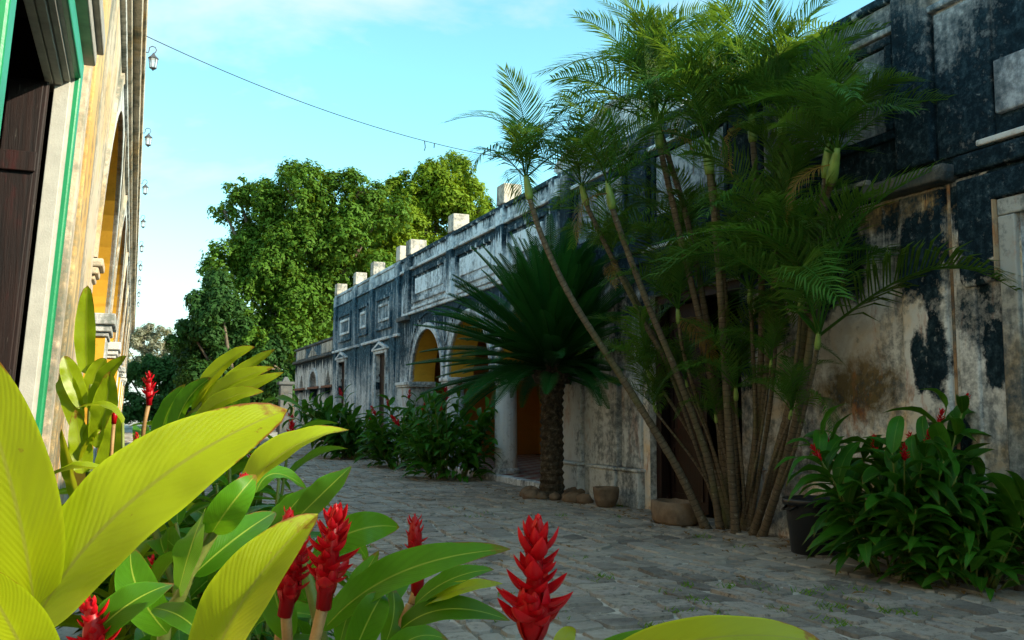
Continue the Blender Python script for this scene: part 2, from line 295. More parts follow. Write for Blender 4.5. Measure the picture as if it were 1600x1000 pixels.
# ------------------------------------------------------------------ mesh helpers
WM = {}
def T(x, y, z): return Matrix.Translation((x, y, z))
def link(name, data, parent=None, world=None, kind=None, label=None, cat=None, group=None):
    o = bpy.data.objects.new(name, data); COL.objects.link(o)
    w = world if world is not None else Matrix()
    if parent is not None:
        o.parent = parent; o.matrix_parent_inverse = WM[parent.name].inverted()
    o.matrix_basis = w; WM[o.name] = w
    if kind: o['kind'] = kind
    if label: o['label'] = label
    if cat: o['category'] = cat
    if group: o['group'] = group
    return o
def thing(name, label, cat, loc=(0, 0, 0), group=None):
    return link(name, None, None, T(*loc), None, label, cat, group)

class MB:
    def __init__(s): s.v = []; s.f = []; s.uv = []; s.has = False
    def quad(s, *p):
        b = len(s.v); s.v += [tuple(q) for q in p]; s.f.append(tuple(range(b, b+len(p))))
    def box(s, x0, x1, y0, y1, z0, z1, taper=0.):
        b = len(s.v); t = taper
        s.v += [(x0, y0, z0), (x1, y0, z0), (x1, y1, z0), (x0, y1, z0), (x0+t, y0+t, z1), (x1-t, y0+t, z1), (x1-t, y1-t, z1), (x0+t, y1-t, z1)]
        s.f += [tuple(b+i for i in q) for q in ((3, 2, 1, 0), (4, 5, 6, 7), (0, 1, 5, 4), (1, 2, 6, 5), (2, 3, 7, 6), (3, 0, 4, 7))]
        return s
    def prism(s, pts, x0, x1):          # polygon in (y, z) extruded along x
        b = len(s.v); n = len(pts)
        s.v += [(x0, y, z) for y, z in pts]+[(x1, y, z) for y, z in pts]
        s.f.append(tuple(range(b, b+n))); s.f.append(tuple(range(b+2*n-1, b+n-1, -1)))
        for i in range(n):
            j = (i+1) % n; s.f.append((b+i, b+n+i, b+n+j, b+j))
        return s
    def tube(s, pts, rad, n=8, cap=True, uvlen=None):
        pts = [Vector(p) for p in pts]; b = len(s.v); s.has = s.has or uvlen is not None
        up = Vector((0, 0, 1)); L0 = 0.
        for i, p in enumerate(pts):
            d = (pts[min(i+1, len(pts)-1)]-pts[max(i-1, 0)]).normalized()
            a = d.cross(Vector((.13, 1, .21))).normalized(); c = d.cross(a)
            if i: L0 += (p-pts[i-1]).length
            r = rad[i] if hasattr(rad, '__len__') else rad
            for k in range(n):
                an = 2*math.pi*k/n; s.v.append(tuple(p+a*(r*math.cos(an))+c*(r*math.sin(an))))
                if uvlen: s.uv.append((k/n, L0/uvlen))
        for i in range(len(pts)-1):
            for k in range(n):
                s.f.append((b+i*n+k, b+i*n+(k+1) % n, b+(i+1)*n+(k+1) % n, b+(i+1)*n+k))
        if cap:
            s.f.append(tuple(b+k for k in range(n))[::-1]); s.f.append(tuple(b+(len(pts)-1)*n+k for k in range(n)))
        return s
    def lathe(s, prof, cx, cy, n=20, jit=0., rg=None):
        b = len(s.v)
        for r, z in prof:
            for k in range(n):
                a = 2*math.pi*k/n; q = r*(1+(rg.uniform(-jit, jit) if rg else 0)); s.v.append((cx+q*math.cos(a), cy+q*math.sin(a), z))
        for i in range(len(prof)-1):
            for k in range(n): s.f.append((b+i*n+k, b+i*n+(k+1) % n, b+(i+1)*n+(k+1) % n, b+(i+1)*n+k))
        s.f.append(tuple(b+k for k in range(n))[::-1]); s.f.append(tuple(b+(len(prof)-1)*n+k for k in range(n)))
        return s
    def grid(s, P, uvs, nu):            # rows of nu points
        b = len(s.v); s.has = True; s.v += [tuple(p) for p in P]; s.uv += list(uvs)
        for i in range(len(P)//nu-1):
            for k in range(nu-1): s.f.append((b+i*nu+k, b+i*nu+k+1, b+(i+1)*nu+k+1, b+(i+1)*nu+k))
    def mesh(s, name, mat, smooth=False, shear=0.):
        me = bpy.data.meshes.new(name)
        v = [(x+shear*(z-CAM_H), y, z) for x, y, z in s.v] if shear else s.v
        me.from_pydata(v, [], s.f)
        if s.has and len(s.uv) == len(s.v):
            l = me.uv_layers.new(name='UVMap'); idx = np.empty(len(me.loops), dtype=np.int32); me.loops.foreach_get('vertex_index', idx)
            l.data.foreach_set('uv', np.asarray(s.uv, dtype=np.float32)[idx].ravel())
        if smooth: me.polygons.foreach_set('use_smooth', [True]*len(me.polygons))
        me.materials.append(mat); me.update(); return me
    def build(s, name, mat, parent=None, smooth=False, bevel=0., shear=0., **kw):
        me = s.mesh(name, mat, smooth, shear)
        o = link(name, me, parent, None, **kw)
        if bevel:
            md = o.modifiers.new('worn_edges', 'BEVEL'); md.width = bevel; md.segments = 2; md.limit_method = 'ANGLE'; md.angle_limit = R(40)
        return o
def np_mesh(name, V, F, mat, uv=None, smooth=False):
    me = bpy.data.meshes.new(name); n = F.shape[1]
    me.vertices.add(len(V)); me.vertices.foreach_set('co', V.astype(np.float32).ravel())
    me.loops.add(F.size); me.loops.foreach_set('vertex_index', F.astype(np.int32).ravel())
    me.polygons.add(len(F)); me.polygons.foreach_set('loop_start', np.arange(0, F.size, n, dtype=np.int32)); me.polygons.foreach_set('loop_total', np.full(len(F), n, dtype=np.int32))
    if uv is not None:
        l = me.uv_layers.new(name='UVMap'); l.data.foreach_set('uv', uv[F.ravel()].astype(np.float32).ravel())
    if smooth: me.polygons.foreach_set('use_smooth', np.ones(len(F), dtype=bool))
    me.materials.append(mat); me.update(calc_edges=True); me.validate(); return me

def arch_z(op, y):
    ya, yb, zs, zt, k = op
    if k == 'rect': return zt
    u = max(-1, min(1, (y-(ya+yb)/2)/((yb-ya)/2)))
    if k == 'gothic': return zs+(zt-zs)*(1-abs(u))**.7
    return zs+(zt-zs)*math.sqrt(max(0, 1-u*u))
def arch_wall(wall, rev, y0, y1, z0, z1, xf, xb, ops, N=28, cols=()):
    cuts = [(y0, None)]
    ys = [y0]
    seg = []
    cur = y0
    for op in sorted(ops):
        if op[0] > cur: seg.append((cur, op[0], None))
        if op[4] == 'rect': pts = [op[0], op[1]]
        else: pts = [(op[0]+op[1])/2-(op[1]-op[0])/2*math.cos(math.pi*i/N) for i in range(N+1)]
        for a, b in zip(pts, pts[1:]): seg.append((a, b, op))
        cur = op[1]
    if cur < y1: seg.append((cur, y1, None))
    for a, b, op in seg:
        za, zb2 = (z0, z0) if op is None else (arch_z(op, a), arch_z(op, b))
        if op is None:
            for (ca, cb, cz) in cols:
                if a >= ca-1e-3 and b <= cb+1e-3: za = zb2 = cz; wall.quad((xf, a, cz), (xf, b, cz), (xb, b, cz), (xb, a, cz))
        if op is not None and op[4] != 'rect':
            if abs(a-op[0]) < 1e-6: za = op[2]
            if abs(b-op[1]) < 1e-6: zb2 = op[2]
        wall.quad((xf, a, za), (xf, a, z1), (xf, b, z1), (xf, b, zb2)); wall.quad((xb, a, za), (xb, b, zb2), (xb, b, z1), (xb, a, z1))
        wall.quad((xf, a, z1), (xb, a, z1), (xb, b, z1), (xf, b, z1))
        if op is not None: rev.quad((xf, a, za), (xf, b, zb2), (xb, b, zb2), (xb, a, za))
    for op in ops:
        zs = op[2] if op[4] != 'rect' else op[3]
        for y in (op[0], op[1]):
            if not any(ca-1e-3 <= y <= cb+1e-3 for ca, cb, cz in cols): rev.quad((xf, y, z0), (xf, y, zs), (xb, y, zs), (xb, y, z0))
    for y in (y0, y1): wall.quad((xf, y, z0), (xf, y, z1), (xb, y, z1), (xb, y, z0))
def split(mb, name, mat, parent, shear=0.):      # one reveal per opening: its faces stand close together along y
    cs = sorted(range(len(mb.f)), key=lambda i: min(mb.v[k][1] for k in mb.f[i])); groups = []; end = -1e9
    for i in cs:
        a, b = min(mb.v[k][1] for k in mb.f[i]), max(mb.v[k][1] for k in mb.f[i])
        if a > end+.02: groups.append([])
        groups[-1].append(i); end = max(end, b)
    for g in groups:
        q = MB()
        for i in g: q.quad(*[mb.v[k] for k in mb.f[i]])
        q.build(name, mat, parent, shear=shear)
def arch_ring(mb, op, w, x0, x1, N=28):
    ya, yb, zs, zt, k = op; c = (ya+yb)/2; r = (yb-ya)/2; hz_ = zt-zs
    for i in range(N):
        a0, a1 = math.pi*i/N, math.pi*(i+1)/N
        p = [(c-r*math.cos(a0), zs+hz_*math.sin(a0)), (c-r*math.cos(a1), zs+hz_*math.sin(a1)), (c-(r+w)*math.cos(a1), zs+(hz_+w)*math.sin(a1)), (c-(r+w)*math.cos(a0), zs+(hz_+w)*math.sin(a0))]
        mb.quad(*[(x0, y, z) for y, z in p]); mb.quad((x0, *p[0]), (x0, *p[1]), (x1, *p[1]), (x1, *p[0])); mb.quad((x0, *p[3]), (x0, *p[2]), (x1, *p[2]), (x1, *p[3]))
    return mb
def frame(mb, x0, x1, y0, y1, z0, z1, w):
    mb.box(x0, x1, y0, y1, z0, z0+w); mb.box(x0, x1, y0, y1, z1-w, z1); mb.box(x0, x1, y0, y0+w, z0+w, z1-w); mb.box(x0, x1, y1-w, y1, z0+w, z1-w); return mb

# ------------------------------------------------------------------ ground and flagstones
gb = MB(); gb.quad((-400, -200, -.012), (700, -200, -.012), (700, 900, -.012), (-400, 900, -.012))
ground = gb.build('ground', M['ground'], kind='structure')
rs = random.Random(3); stones = []
x = -0.2
while x < 7.25:
    w = rs.uniform(.17, .31); y = 1.2-rs.random()*.3
    while y < 46:
        l = rs.uniform(.20, .44) if rs.random() < .85 else rs.uniform(.13, .2)
        stones.append((x, w, y, l)); y += l
    x += w
def stone_geo(x, w, y, l):
    wx = lambda X, Y: (X+.10*math.sin(Y*.9+X*.5)+.05*math.sin(Y*2.3+X*3)+.05*(Y-6)*.12*math.sin(X), Y+.10*math.sin(X*1.7+Y*.4)+.04*math.sin(X*5))
    g = rs.uniform(.007, .018); h = rs.uniform(-.004, .020); c = rs.uniform(.02, .06)
    j = lambda a=.016: rs.uniform(-a, a)
    x0, x1, y0, y1 = x+g, x+w-g, y+g, y+l-g; cx, cy = min(c, (x1-x0)*.35), min(c, (y1-y0)*.35)
    P = [(x0+cx, y0), (x1-cx, y0), (x1, y0+cy), (x1, y1-cy), (x1-cx, y1), (x0+cx, y1), (x0, y1-cy), (x0, y0+cy)]
    P = [wx(a+j(), b+j()) for a, b in P]; mx_, my_ = sum(p[0] for p in P)/8, sum(p[1] for p in P)/8
    tilt = (j(.02), j(.02))
    top = [(mx_+(a-mx_)*.93, my_+(b-my_)*.93, h+(a-mx_)*tilt[0]+(b-my_)*tilt[1]) for a, b in P]
    bot = [(a, b, -.014) for a, b in P]
    f = [tuple(range(8))]+[(i, (i+8), (i+1) % 8+8, (i+1) % 8) for i in range(8)]
    return top+bot, f, (mx_, my_)
geo = []
for s in stones:
    V, F, c = stone_geo(*s)
    px, py, d = to_px((c[0], c[1], 0))
    vis = s[1]*s[3]/(d*d) if (440 < px < 1600 and py < 1010 and d > 0) and not (px < 640 and py > 760) and not (c[0] > 6.0 and c[1] > 7.5) else 0
    geo.append((vis, V, F))
geo.sort(key=lambda g: -g[0])
for vis, V, F in geo[:300]:
    b = MB(); b.v = V; b.f = F; b.build('flagstone', M['stone'], ground)
b = MB()
for vis, V, F in geo[300:]:
    k = len(b.v); b.v += V; b.f += [tuple(k+i for i in f) for f in F]
b.build('flagstone_field', M['stone2'], ground, kind='stuff')

# ------------------------------------------------------------------ right building
XF = 7.30; XB = 7.95; TOP = 5.95
RB = thing('hacienda_building', 'long mould-blackened colonial building with arcade and square merlons along the right side', 'building', (XF, 15, 0))
ops_a = [(4.35, 5.80, 0, 3.30, 'rect'), (9.95, 12.25, 0, 3.25, 'rect')]
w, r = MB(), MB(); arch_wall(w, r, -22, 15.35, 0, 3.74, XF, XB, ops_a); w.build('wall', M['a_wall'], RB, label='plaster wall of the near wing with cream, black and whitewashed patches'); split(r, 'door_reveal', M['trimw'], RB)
MB().box(XF+.02, XB, -22, 15.35, 3.742, TOP-.1).build('parapet_wall', M['a_up'], RB, bevel=.02)
MB().box(XF-.03, XB+.03, -22, 11.4, TOP-.1, TOP).build('coping', M['b_up'], RB, bevel=.025)
MB().box(XF-.05, XF+.1, -22, 15.35, 5.50, 5.57).build('ledge', M['b_up'], RB, bevel=.02)
# lower border of near parapet: a thick black band over the string line, pale fillet above
MB().box(XF-.07, XF+.3, -22, 6.46, 3.76, 3.95).build('string_course', M['a_up'], RB, bevel=.03)
MB().box(XF-.07, XF+.3, 7.42, 12.6, 3.76, 3.93).build('string_course', M['a_up'], RB, bevel=.03)
MB().box(XF-.045, XF+.2, 7.60, 12.4, 3.94, 4.00).build('fillet', M['annex'], RB, bevel=.015)
MB().box(XF-.045, XF+.2, -22, 6.20, 3.99, 4.05).build('fillet', M['annex'], RB, bevel=.015)
for y0, y1 in ((6.70, 7.17), (1.2, 1.7), (9.6, 10.05), (12.2, 12.75), (14.9, 15.33)):
    MB().box(XF-.07, XF+.2, y0, y1, 3.97, TOP-.11).build('parapet_pilaster', M['a_up'], RB, bevel=.03)
for y0, y1 in ((7.19, 9.5), (10.1, 12.1), (12.9, 14.8)):
    frame(MB(), XF-.035, XF+.1, y0+.02, y1, 4.35, 5.48, .0+.10).build('panel_frame', M['a_up'], RB, bevel=.02)
    MB().box(XF-.005, XF+.1, y0+.14, y1-.12, 4.46, 5.36).build('panel', M['a_panel'], RB)
MB().box(XF-.04, XF+.1, 1.9, 5.98, 4.24, 4.75).build('panel', M['a_panel'], RB, bevel=.02)
MB().box(XF-.02, XF+.1, 6.02, 6.66, 3.97, 5.46).build('panel', M['a_up'], RB, bevel=.02)
# corbel ledge and lower pilaster
b = MB(); b.prism([(6.48, 3.72), (7.45, 3.72), (7.50, 3.80), (7.50, 3.88), (6.43, 3.88), (6.43, 3.80)], XF-.22, XF+.1)
b.build('corbel_ledge', M['corbel'], RB, bevel=.025)
MB().box(XF-.06, XF+.1, 6.60, 7.16, .75, 3.70).build('pilaster', M['a_wall'], RB, bevel=.03)
MB().box(XF-.035, XF+.1, 6.28, 6.50, .75, 3.40).build('pilaster', M['a_wall'], RB, bevel=.02)
M['rust'] = plaster('rust_stained_joint', [(0, -.4), (8, -.3)], cream=(.42, .22, .10), white=(.46, .36, .24), whiteamt=.2, orange=.9, seed=90.)
MB().box(XF-.012, XF+.1, 6.55, 6.585, .79, 3.71).build('plaster_joint', M['rust'], RB, bevel=.01)
MB().box(XF-.09, XF+.02, 6.0, 6.018, 2.72, 3.44).build('plaster_joint', M['rust'], RB)
# hood moulding around the doorway at the frame edge
b = MB(); b.prism([(6.02, 3.45), (6.02, 2.80), (6.08, 2.70), (6.22, 2.67), (6.38, 2.67), (6.42, 2.74), (6.42, 3.70), (3.9, 3.70), (3.9, 3.45)], XF-.075, XF+.05)
b.build('hood_moulding', M['a_wall'], RB, bevel=.02)
M['jamb'] = plaster('worn_cream_jamb', [(0, -.3), (8, -.22)], cream=(.42, .34, .23), white=(.45, .45, .42), whiteamt=.5, orange=.5, seed=77.)
b = MB(); b.box(XF-.05, XF+.12, 5.82, 6.00, 0, 3.28); b.box(XF-.05, XF+.12, 4.15, 6.00, 3.285, 3.44); b.box(XF-.05, XF+.12, 4.15, 4.33, 0, 3.28)
b.build('door_surround', M['jamb'], RB, bevel=.015)
d = MB().box(XF+.30, XF+.36, 4.36, 5.79, .02, 3.29).build('door', M['wood'], RB)
for yy in (4.42, 5.10): frame(MB(), XF+.27, XF+.298, yy, yy+.62, .3, 2.9, .09).build('door_panel', M['wood'], d)
# plinth along near wing
MB().box(XF-.14, XF+.1, 5.98, 9.60, 0, .78).build('plinth', M['a_wall'], RB, bevel=.04)
MB().box(XF-.14, XF+.1, -22, 4.2, 0, .78).build('plinth', M['a_wall'], RB, bevel=.04)
# pier with pilasters between doorway and arcade
for y0, y1, dx in ((14.42, 15.34, .10), (13.12, 13.92, .10), (12.45, 13.05, .05)):
    MB().box(XF-dx, XF+.1, y0, y1, .602, 3.72).build('pilaster', M['bluewhite'], RB, bevel=.02)
    b = MB().box(XF-dx-.07, XF+.1, y0-.03, y1+.03, 0, .55); b.box(XF-dx-.10, XF+.1, y0-.06, y1+.06, .55, .60)
    b.build('pilaster_base', M['bluewhite'], RB, bevel=.02)
MB().box(XF-.04, XF+.1, 13.96, 14.38, .05, 3.7).build('pier_infill', M['bluewhite'], RB)
b = MB(); b.box(XF+.10, XF+.26, 9.96, 10.10, 0, 3.1); b.box(XF+.10, XF+.26, 12.10, 12.24, 0, 3.1); b.box(XF+.10, XF+.26, 9.96, 12.24, 3.102, 3.24); b.build('door_frame', M['wood'], RB, bevel=.01)
d = MB().box(XF+.28, XF+.33, 11.15, 12.20, .03, 3.08).build('door', M['wood'], RB)
for zz in (.2, 1.15, 2.1): frame(MB(), XF+.262, XF+.279, 11.25, 12.08, zz, zz+.82, .08).build('door_panel', M['wood'], d)
# dark room behind the doorway
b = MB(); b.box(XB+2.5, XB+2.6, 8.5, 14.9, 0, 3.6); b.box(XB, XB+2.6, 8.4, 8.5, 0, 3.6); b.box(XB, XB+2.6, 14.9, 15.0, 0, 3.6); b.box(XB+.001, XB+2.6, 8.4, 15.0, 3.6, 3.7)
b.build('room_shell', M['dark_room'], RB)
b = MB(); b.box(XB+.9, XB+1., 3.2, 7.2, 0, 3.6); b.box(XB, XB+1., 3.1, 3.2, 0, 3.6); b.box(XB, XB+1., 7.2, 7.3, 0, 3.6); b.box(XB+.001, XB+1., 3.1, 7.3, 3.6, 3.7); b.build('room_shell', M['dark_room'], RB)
# scrolled gable over the joint of the wings (mostly behind the palms)
pts = [(11.3, TOP-.11), (11.3, 6.0)]
pts += [(11.3+.9*(1-math.cos(a)), 6.0+.28*math.sin(a)) for a in [R(k) for k in (20, 45, 70, 90)]]
pts += [(13.4+1.0*-math.cos(R(k)), 6.30+.36*math.sin(R(k))) for k in (0, 30, 60, 90, 120, 150, 180)]
pts += [(15.6-.9*(1-math.cos(R(k))), 6.0+.28*math.sin(R(k))) for k in (90, 70, 45, 20)]
pts += [(15.6, 6.0), (15.6, TOP-.11)]
MB().prism(pts, XF+.0, XF+.5).build('gable', M['b_up'], RB, bevel=.03)
pts2 = [(y, z) for y, z in pts if z > 5.99]
b = MB()
for (ya, za), (yb, zb_) in zip(pts2, pts2[1:]): b.tube([(XF-.01, ya, za), (XF-.01, yb, zb_)], .055, 6)
b.build('gable_moulding', M['trimw'], RB)

# arcade wing -----------------------------------------------------
AR = [(22.46, 25.20, 2.30, 3.66, 'arch'), (19.02, 21.94, 2.30, 3.70, 'arch'), (15.42, 18.48, 2.30, 3.70, 'arch')]
w, r = MB(), MB(); arch_wall(w, r, 15.352, 26.55, 0, 4.2, XF, XB, AR, cols=[(21.94, 22.46, 2.30), (18.48, 19.02, 2.30)])
# columns carry the arches: cut the thin piers below the springing by making the wall start there
w.build('wall', M['b_wall'], RB, label='arcade wall with black mould above whitewashed piers'); split(r, 'arch_reveal', M['ochre'], RB)
MB().box(XF+.02, XB, 15.352, 26.55, 4.202, TOP-.1).build('parapet_wall', M['b_up'], RB, bevel=.02)
MB().box(XF-.03, XB+.03, 15.62, 26.55, TOP-.1, TOP).build('coping', M['b_up'], RB, bevel=.025)
MB().box(XF-.06, XF+.1, 15.352, 26.55, 5.49, 5.57).build('ledge', M['trimw'], RB, bevel=.02)
MB().box(XF-.07, XF+.1, 15.352, 26.3, 4.19, 4.27).build('string_course', M['trimw'], RB, bevel=.02)
MB().box(XF-.16, XF+.1, 25.55, 26.5, 4.05, 4.18).build('corbel_ledge', M['corbel'], RB, bevel=.02)
for op in AR: arch_ring(MB(), op, .17, XF-.05, XF+.05).build('archivolt', M['trimw'], RB, bevel=.012)
for op in AR: arch_ring(MB(), (op[0]-.42, op[1]+.42, op[2], op[3]+.42, 'arch'), .07, XF-.03, XF+.05).build('hood_ring', M['b_wall'], RB)
for yc, wd in ((25.75, .55), (21.85, .42), (18.4, .42), (15.62, .40)):
    MB().box(XF-.08, XF+.1, yc-wd/2, yc+wd/2, 4.275, TOP-.1).build('parapet_pilaster', M['b_up'], RB, bevel=.02)
for y0, y1 in ((22.25, 25.3), (18.8, 21.45), (15.95, 18.05)):
    frame(MB(), XF-.045, XF+.1, y0, y1, 4.50, 5.38, .12).build('panel_frame', M['b_up'], RB, bevel=.02)
    MB().box(XF-.02, XF+.1, y0+.30, y1-.28, 4.74, 5.18).build('panel', M['b_panel'], RB, bevel=.01, label='whitewashed parapet panel')
    MB().box(XF-.04, XF+.1, y0, y1, 4.33, 4.40).build('fillet', M['trimw'], RB, bevel=.01)
MB().box(XF-.09, XF+.1, 25.23, 26.5, 0, 2.12).build('pier', M['bluewhite'], RB, bevel=.02)
M['pierpink'] = plaster('pink_worn_pier', [(0, -.2), (8, -.2)], cream=(.46, .32, .22), white=(.50, .50, .47), whiteamt=.6, orange=.5, seed=83.)
MB().box(XF-.05, XB-.02, 25.15, 25.228, 0, 2.12).build('pier_jamb', M['pierpink'], RB)
b = MB().box(XF-.13, XB, 25.06, 26.5, 2.125, 2.18); b.box(XF-.16, XB, 25.03, 26.52, 2.18, 2.27); b.build('impost', M['trimw'], RB, bevel=.012)
for yc in (22.2, 18.75):
    c = MB().lathe([(.30, .12), (.30, .20), (.25, .24), (.245, 1.2), (.225, 2.02), (.26, 2.05), (.26, 2.10), (.235, 2.13)], XF+.26, yc, 20)
    col = c.build('column', M['trimw'], RB, smooth=False)
    b = MB().box(XF-.04, XF+.56, yc-.30, yc+.30, 2.14, 2.20); b.box(XF-.07, XF+.64, yc-.36, yc+.36, 2.202, 2.297); b.build('capital', M['trimw'], col, bevel=.015)
    MB().box(XF-.06, XF+.58, yc-.34, yc+.34, .0, .121).build('column_base', M['trimw'], col, bevel=.02)
# gallery inside
MB().box(XF+.05, XF+4.6, 15.36, 26.5, -.01, .13).build('gallery_floor', M['tile'], RB)
MB().box(XF-.16, XF+.05, 15.36, 25.0, -.01, .128).build('gallery_step', M['trimw'], RB, bevel=.02)
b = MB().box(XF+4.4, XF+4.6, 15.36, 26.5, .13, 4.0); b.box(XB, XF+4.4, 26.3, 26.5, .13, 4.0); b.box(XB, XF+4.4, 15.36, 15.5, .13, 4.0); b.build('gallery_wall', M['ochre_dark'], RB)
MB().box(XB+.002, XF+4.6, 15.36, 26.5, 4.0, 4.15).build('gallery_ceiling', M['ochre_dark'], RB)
MB().box(XF+4.34, XF+4.398, 20.2, 22.0, .135, 3.0).build('gallery_door', M['wood'], RB)
MB().box(XF+2.9, XF+3.55, 26.25, 26.298, 1.2, 1.95).build('wall_plaque', M['pierpink'], RB, label='pale plaque on the gallery wall')

# end wing with two doors ------------------------------------------
CO = [(28.15, 29.45, 0, 3.25, 'rect'), (34.05, 35.35, 0, 3.25, 'rect')]
w, r = MB(), MB(); arch_wall(w, r, 26.552, 36.3, 0, 3.7, XF, XB, CO)
w.build('wall', M['c_wall'], RB, label='grey streaked wall of the end wing'); split(r, 'door_reveal', M['annex'], RB)
MB().box(XF+.02, XB, 26.552, 36.3, 3.702, TOP-.1).build('parapet_wall', M['c_wall'], RB, bevel=.02)
MB().box(XF-.03, XB+.03, 26.552, 36.33, TOP-.1, TOP).build('coping', M['c_wall'], RB, bevel=.025)
MB().box(XF-.05, XF+.1, 26.552, 36.3, 5.46, 5.53).build('ledge', M['c_wall'], RB, bevel=.02)
for y0, y1 in ((26.56, 27.2), (27.6, 31.3), (31.9, 36.3)): MB().box(XF-.10, XF+.1, y0, y1, 3.66, 3.75).build('string_course', M['trimw'], RB, bevel=.02)
for yc in (26.85, 30.1, 32.7, 36.05):
    MB().box(XF-.07, XF+.1, yc-.24, yc+.24, 3.76, TOP-.1).build('parapet_pilaster', M['c_wall'], RB, bevel=.02)
for yc in (27.35, 30.4, 32.6, 36.0): MB().box(XF-.05, XF+.1, yc-.28, yc+.28, 0, 3.655).build('pilaster', M['c_wall'], RB, bevel=.02)
for y0, y1 in ((27.6, 29.5), (30.7, 32.1), (33.3, 35.5)):
    frame(MB(), XF-.05, XF+.1, y0, y1, 4.02, 5.10, .11).build('panel_frame', M['c_wall'], RB, bevel=.015)
    frame(MB(), XF-.03, XF+.1, y0+.28, y1-.28, 4.28, 4.86, .09).build('panel_frame', M['trimw'], RB, bevel=.015)
for op in CO:
    c = (op[0]+op[1])/2
    b = MB().box(XF-.06, XF+.1, op[0]-.16, op[0]-.01, 0, 3.26); b.box(XF-.06, XF+.1, op[1]+.01, op[1]+.16, 0, 3.26); b.box(XF-.06, XF+.1, op[0]-.16, op[1]+.16, 3.262, 3.36); b.build('door_surround', M['trimw'], RB, bevel=.015)
    b = MB(); b.prism([(c-.95, 3.365), (c+.95, 3.365), (c+.95, 3.43), (c, 3.655), (c-.95, 3.43)], XF-.10, XF+.05); b.build('door_pediment', M['trimw'], RB, bevel=.015)
    MB().prism([(c-.6, 3.425), (c+.6, 3.425), (c, 3.56)], XF-.103, XF-.1015).build('pediment_field', M['c_wall'], RB)
    d = MB().box(XF+.13, XF+.18, op[0], op[1], 0, 3.25).build('door', M['wood'], RB)
    MB().box(XF+.10, XF+.128, op[0], op[1], 2.55, 2.63).build('transom', M['wood'], d)
    MB().box(XF+.10, XF+.128, c-.05, c+.05, 0, 2.54).build('centre_stile', M['wood'], d)
# merlons
for yc, wd in ((18.42, .44), (21.82, .44), (25.70, .5), (26.82, .42), (30.12, .42), (32.72, .42), (36.02, .42)):
    MB().box(XF-.05, XF-.05+wd, yc-wd/2, yc+wd/2, TOP+.002, 6.40, .008).build('merlon', M['merlon'], RB, bevel=.02)

# annex with niches ---------------------------------------------
AN = thing('annex_wall', 'low pale annex with pointed and round niches and a triangle-and-square frieze at the far end', 'wall', (XF, 41, 0))
NO = [(36.95, 37.95, 2.50, 3.10, 'gothic'), (39.75, 41.55, 2.45, 3.12, 'arch'), (43.35, 44.3, 2.50, 3.08, 'gothic')]
w, r = MB(), MB(); arch_wall(w, r, 36.302, 45.6, 2.4, 3.62, XF, XB, NO); 
w.build('wall', M['annex'], AN); split(r, 'niche_reveal', M['annex'], AN)
b = MB()
for y0, y1, dx in ((36.302, 36.95, 0), (37.95, 39.75, 0), (41.55, 43.35, 0), (44.3, 45.6, 0)): b.box(XF, XB, y0, y1, 0, 2.398)
b.build('pier', M['annex'], AN, bevel=.02)
MB().box(XF+.38, XB-.003, 36.4, 45.5, 0, 3.3).build('niche_back', M['annex'], AN)
for y0, y1 in ((36.4, 38.6), (39.4, 41.9), (42.8, 45.6)): MB().box(XF-.06, XF+.2, y0, y1, 2.36, 2.45).build('brick_band', plain('red_brick_band', (.22, .10, .06), .9, .3, 12), AN)
arch_ring(MB(), NO[1], .16, XF-.05, XF+.05).build('archivolt', M['trimw'], AN)
MB().box(XF-.14, XB+.1, 36.302, 45.75, 3.622, 3.74).build('string_course', M['corbel'], AN, bevel=.03)
MB().box(XF+.02, XB, 36.302, 45.6, 3.742, 4.25).build('frieze_wall', M['c_wall'], AN)
MB().box(XF-.06, XB+.06, 36.302, 45.68, 4.252, 4.36).build('coping', M['corbel'], AN, bevel=.03)
for y0 in (36.7, 42.9): MB().box(XF-.02, XF+.1, y0, y0+2.2, 3.80, 4.22).build('frieze_panel', M['merlon'], AN)
MB().prism([(39.9, 3.80), (42.1, 3.80), (41.0, 4.22)], XF-.02, XF+.1).build('frieze_panel', M['merlon'], AN)
MB().box(XF-.25, XF+.1, 45.0, 45.9, 0, .9).build('buttress', M['annex'], AN, bevel=.04)
b = MB().box(6.9, 7.5, 47.6, 48.2, 0, 2.7); b.box(6.8, 7.6, 47.5, 48.3, 2.7, 2.85); b.box(7.0, 7.4, 47.7, 48.1, 2.85, 3.1, .12)
gp = thing('gate_post', 'weathered plaster gate post with a stepped cap beyond the annex', 'post', (7.2, 47.9, 0)); b.build('shaft', M['corbel'], gp, bevel=.03)

# ------------------------------------------------------------------ left building (the old wall leans a little over the courtyard)
SH = 0.0545; XL = -.53
LB = thing('arcaded_building', 'sunlit tan plaster building with green door frame and tall ochre arches on the left', 'building', (XL, 12, 0))
def lb(mb, name, mat, parent=LB, bevel=.012, **kw): return mb.build(name, M[mat], parent, bevel=bevel, shear=SH, **kw)
LA = [(11.2+7.4*k, 17.1+7.4*k, 3.10, 5.62, 'arch') for k in range(7)]
DO = (3.45, 6.26, 0, 3.56, 'rect')
w, r = MB(), MB(); arch_wall(w, r, -14, 9.0, 0, 6.30, XL, XL-.11, [DO]); lb(w, 'wall', 'lw', bevel=0); lb(r, 'door_reveal', 'wpaint', bevel=0)
w, r = MB(), MB(); arch_wall(w, r, 9.002, 62, 0, 6.30, XL, XL-.75, LA); lb(w, 'wall', 'lgrey', bevel=0, label='weathered grey tan arcade wall'); split(r, 'arch_reveal', M['ochre'], LB, SH)
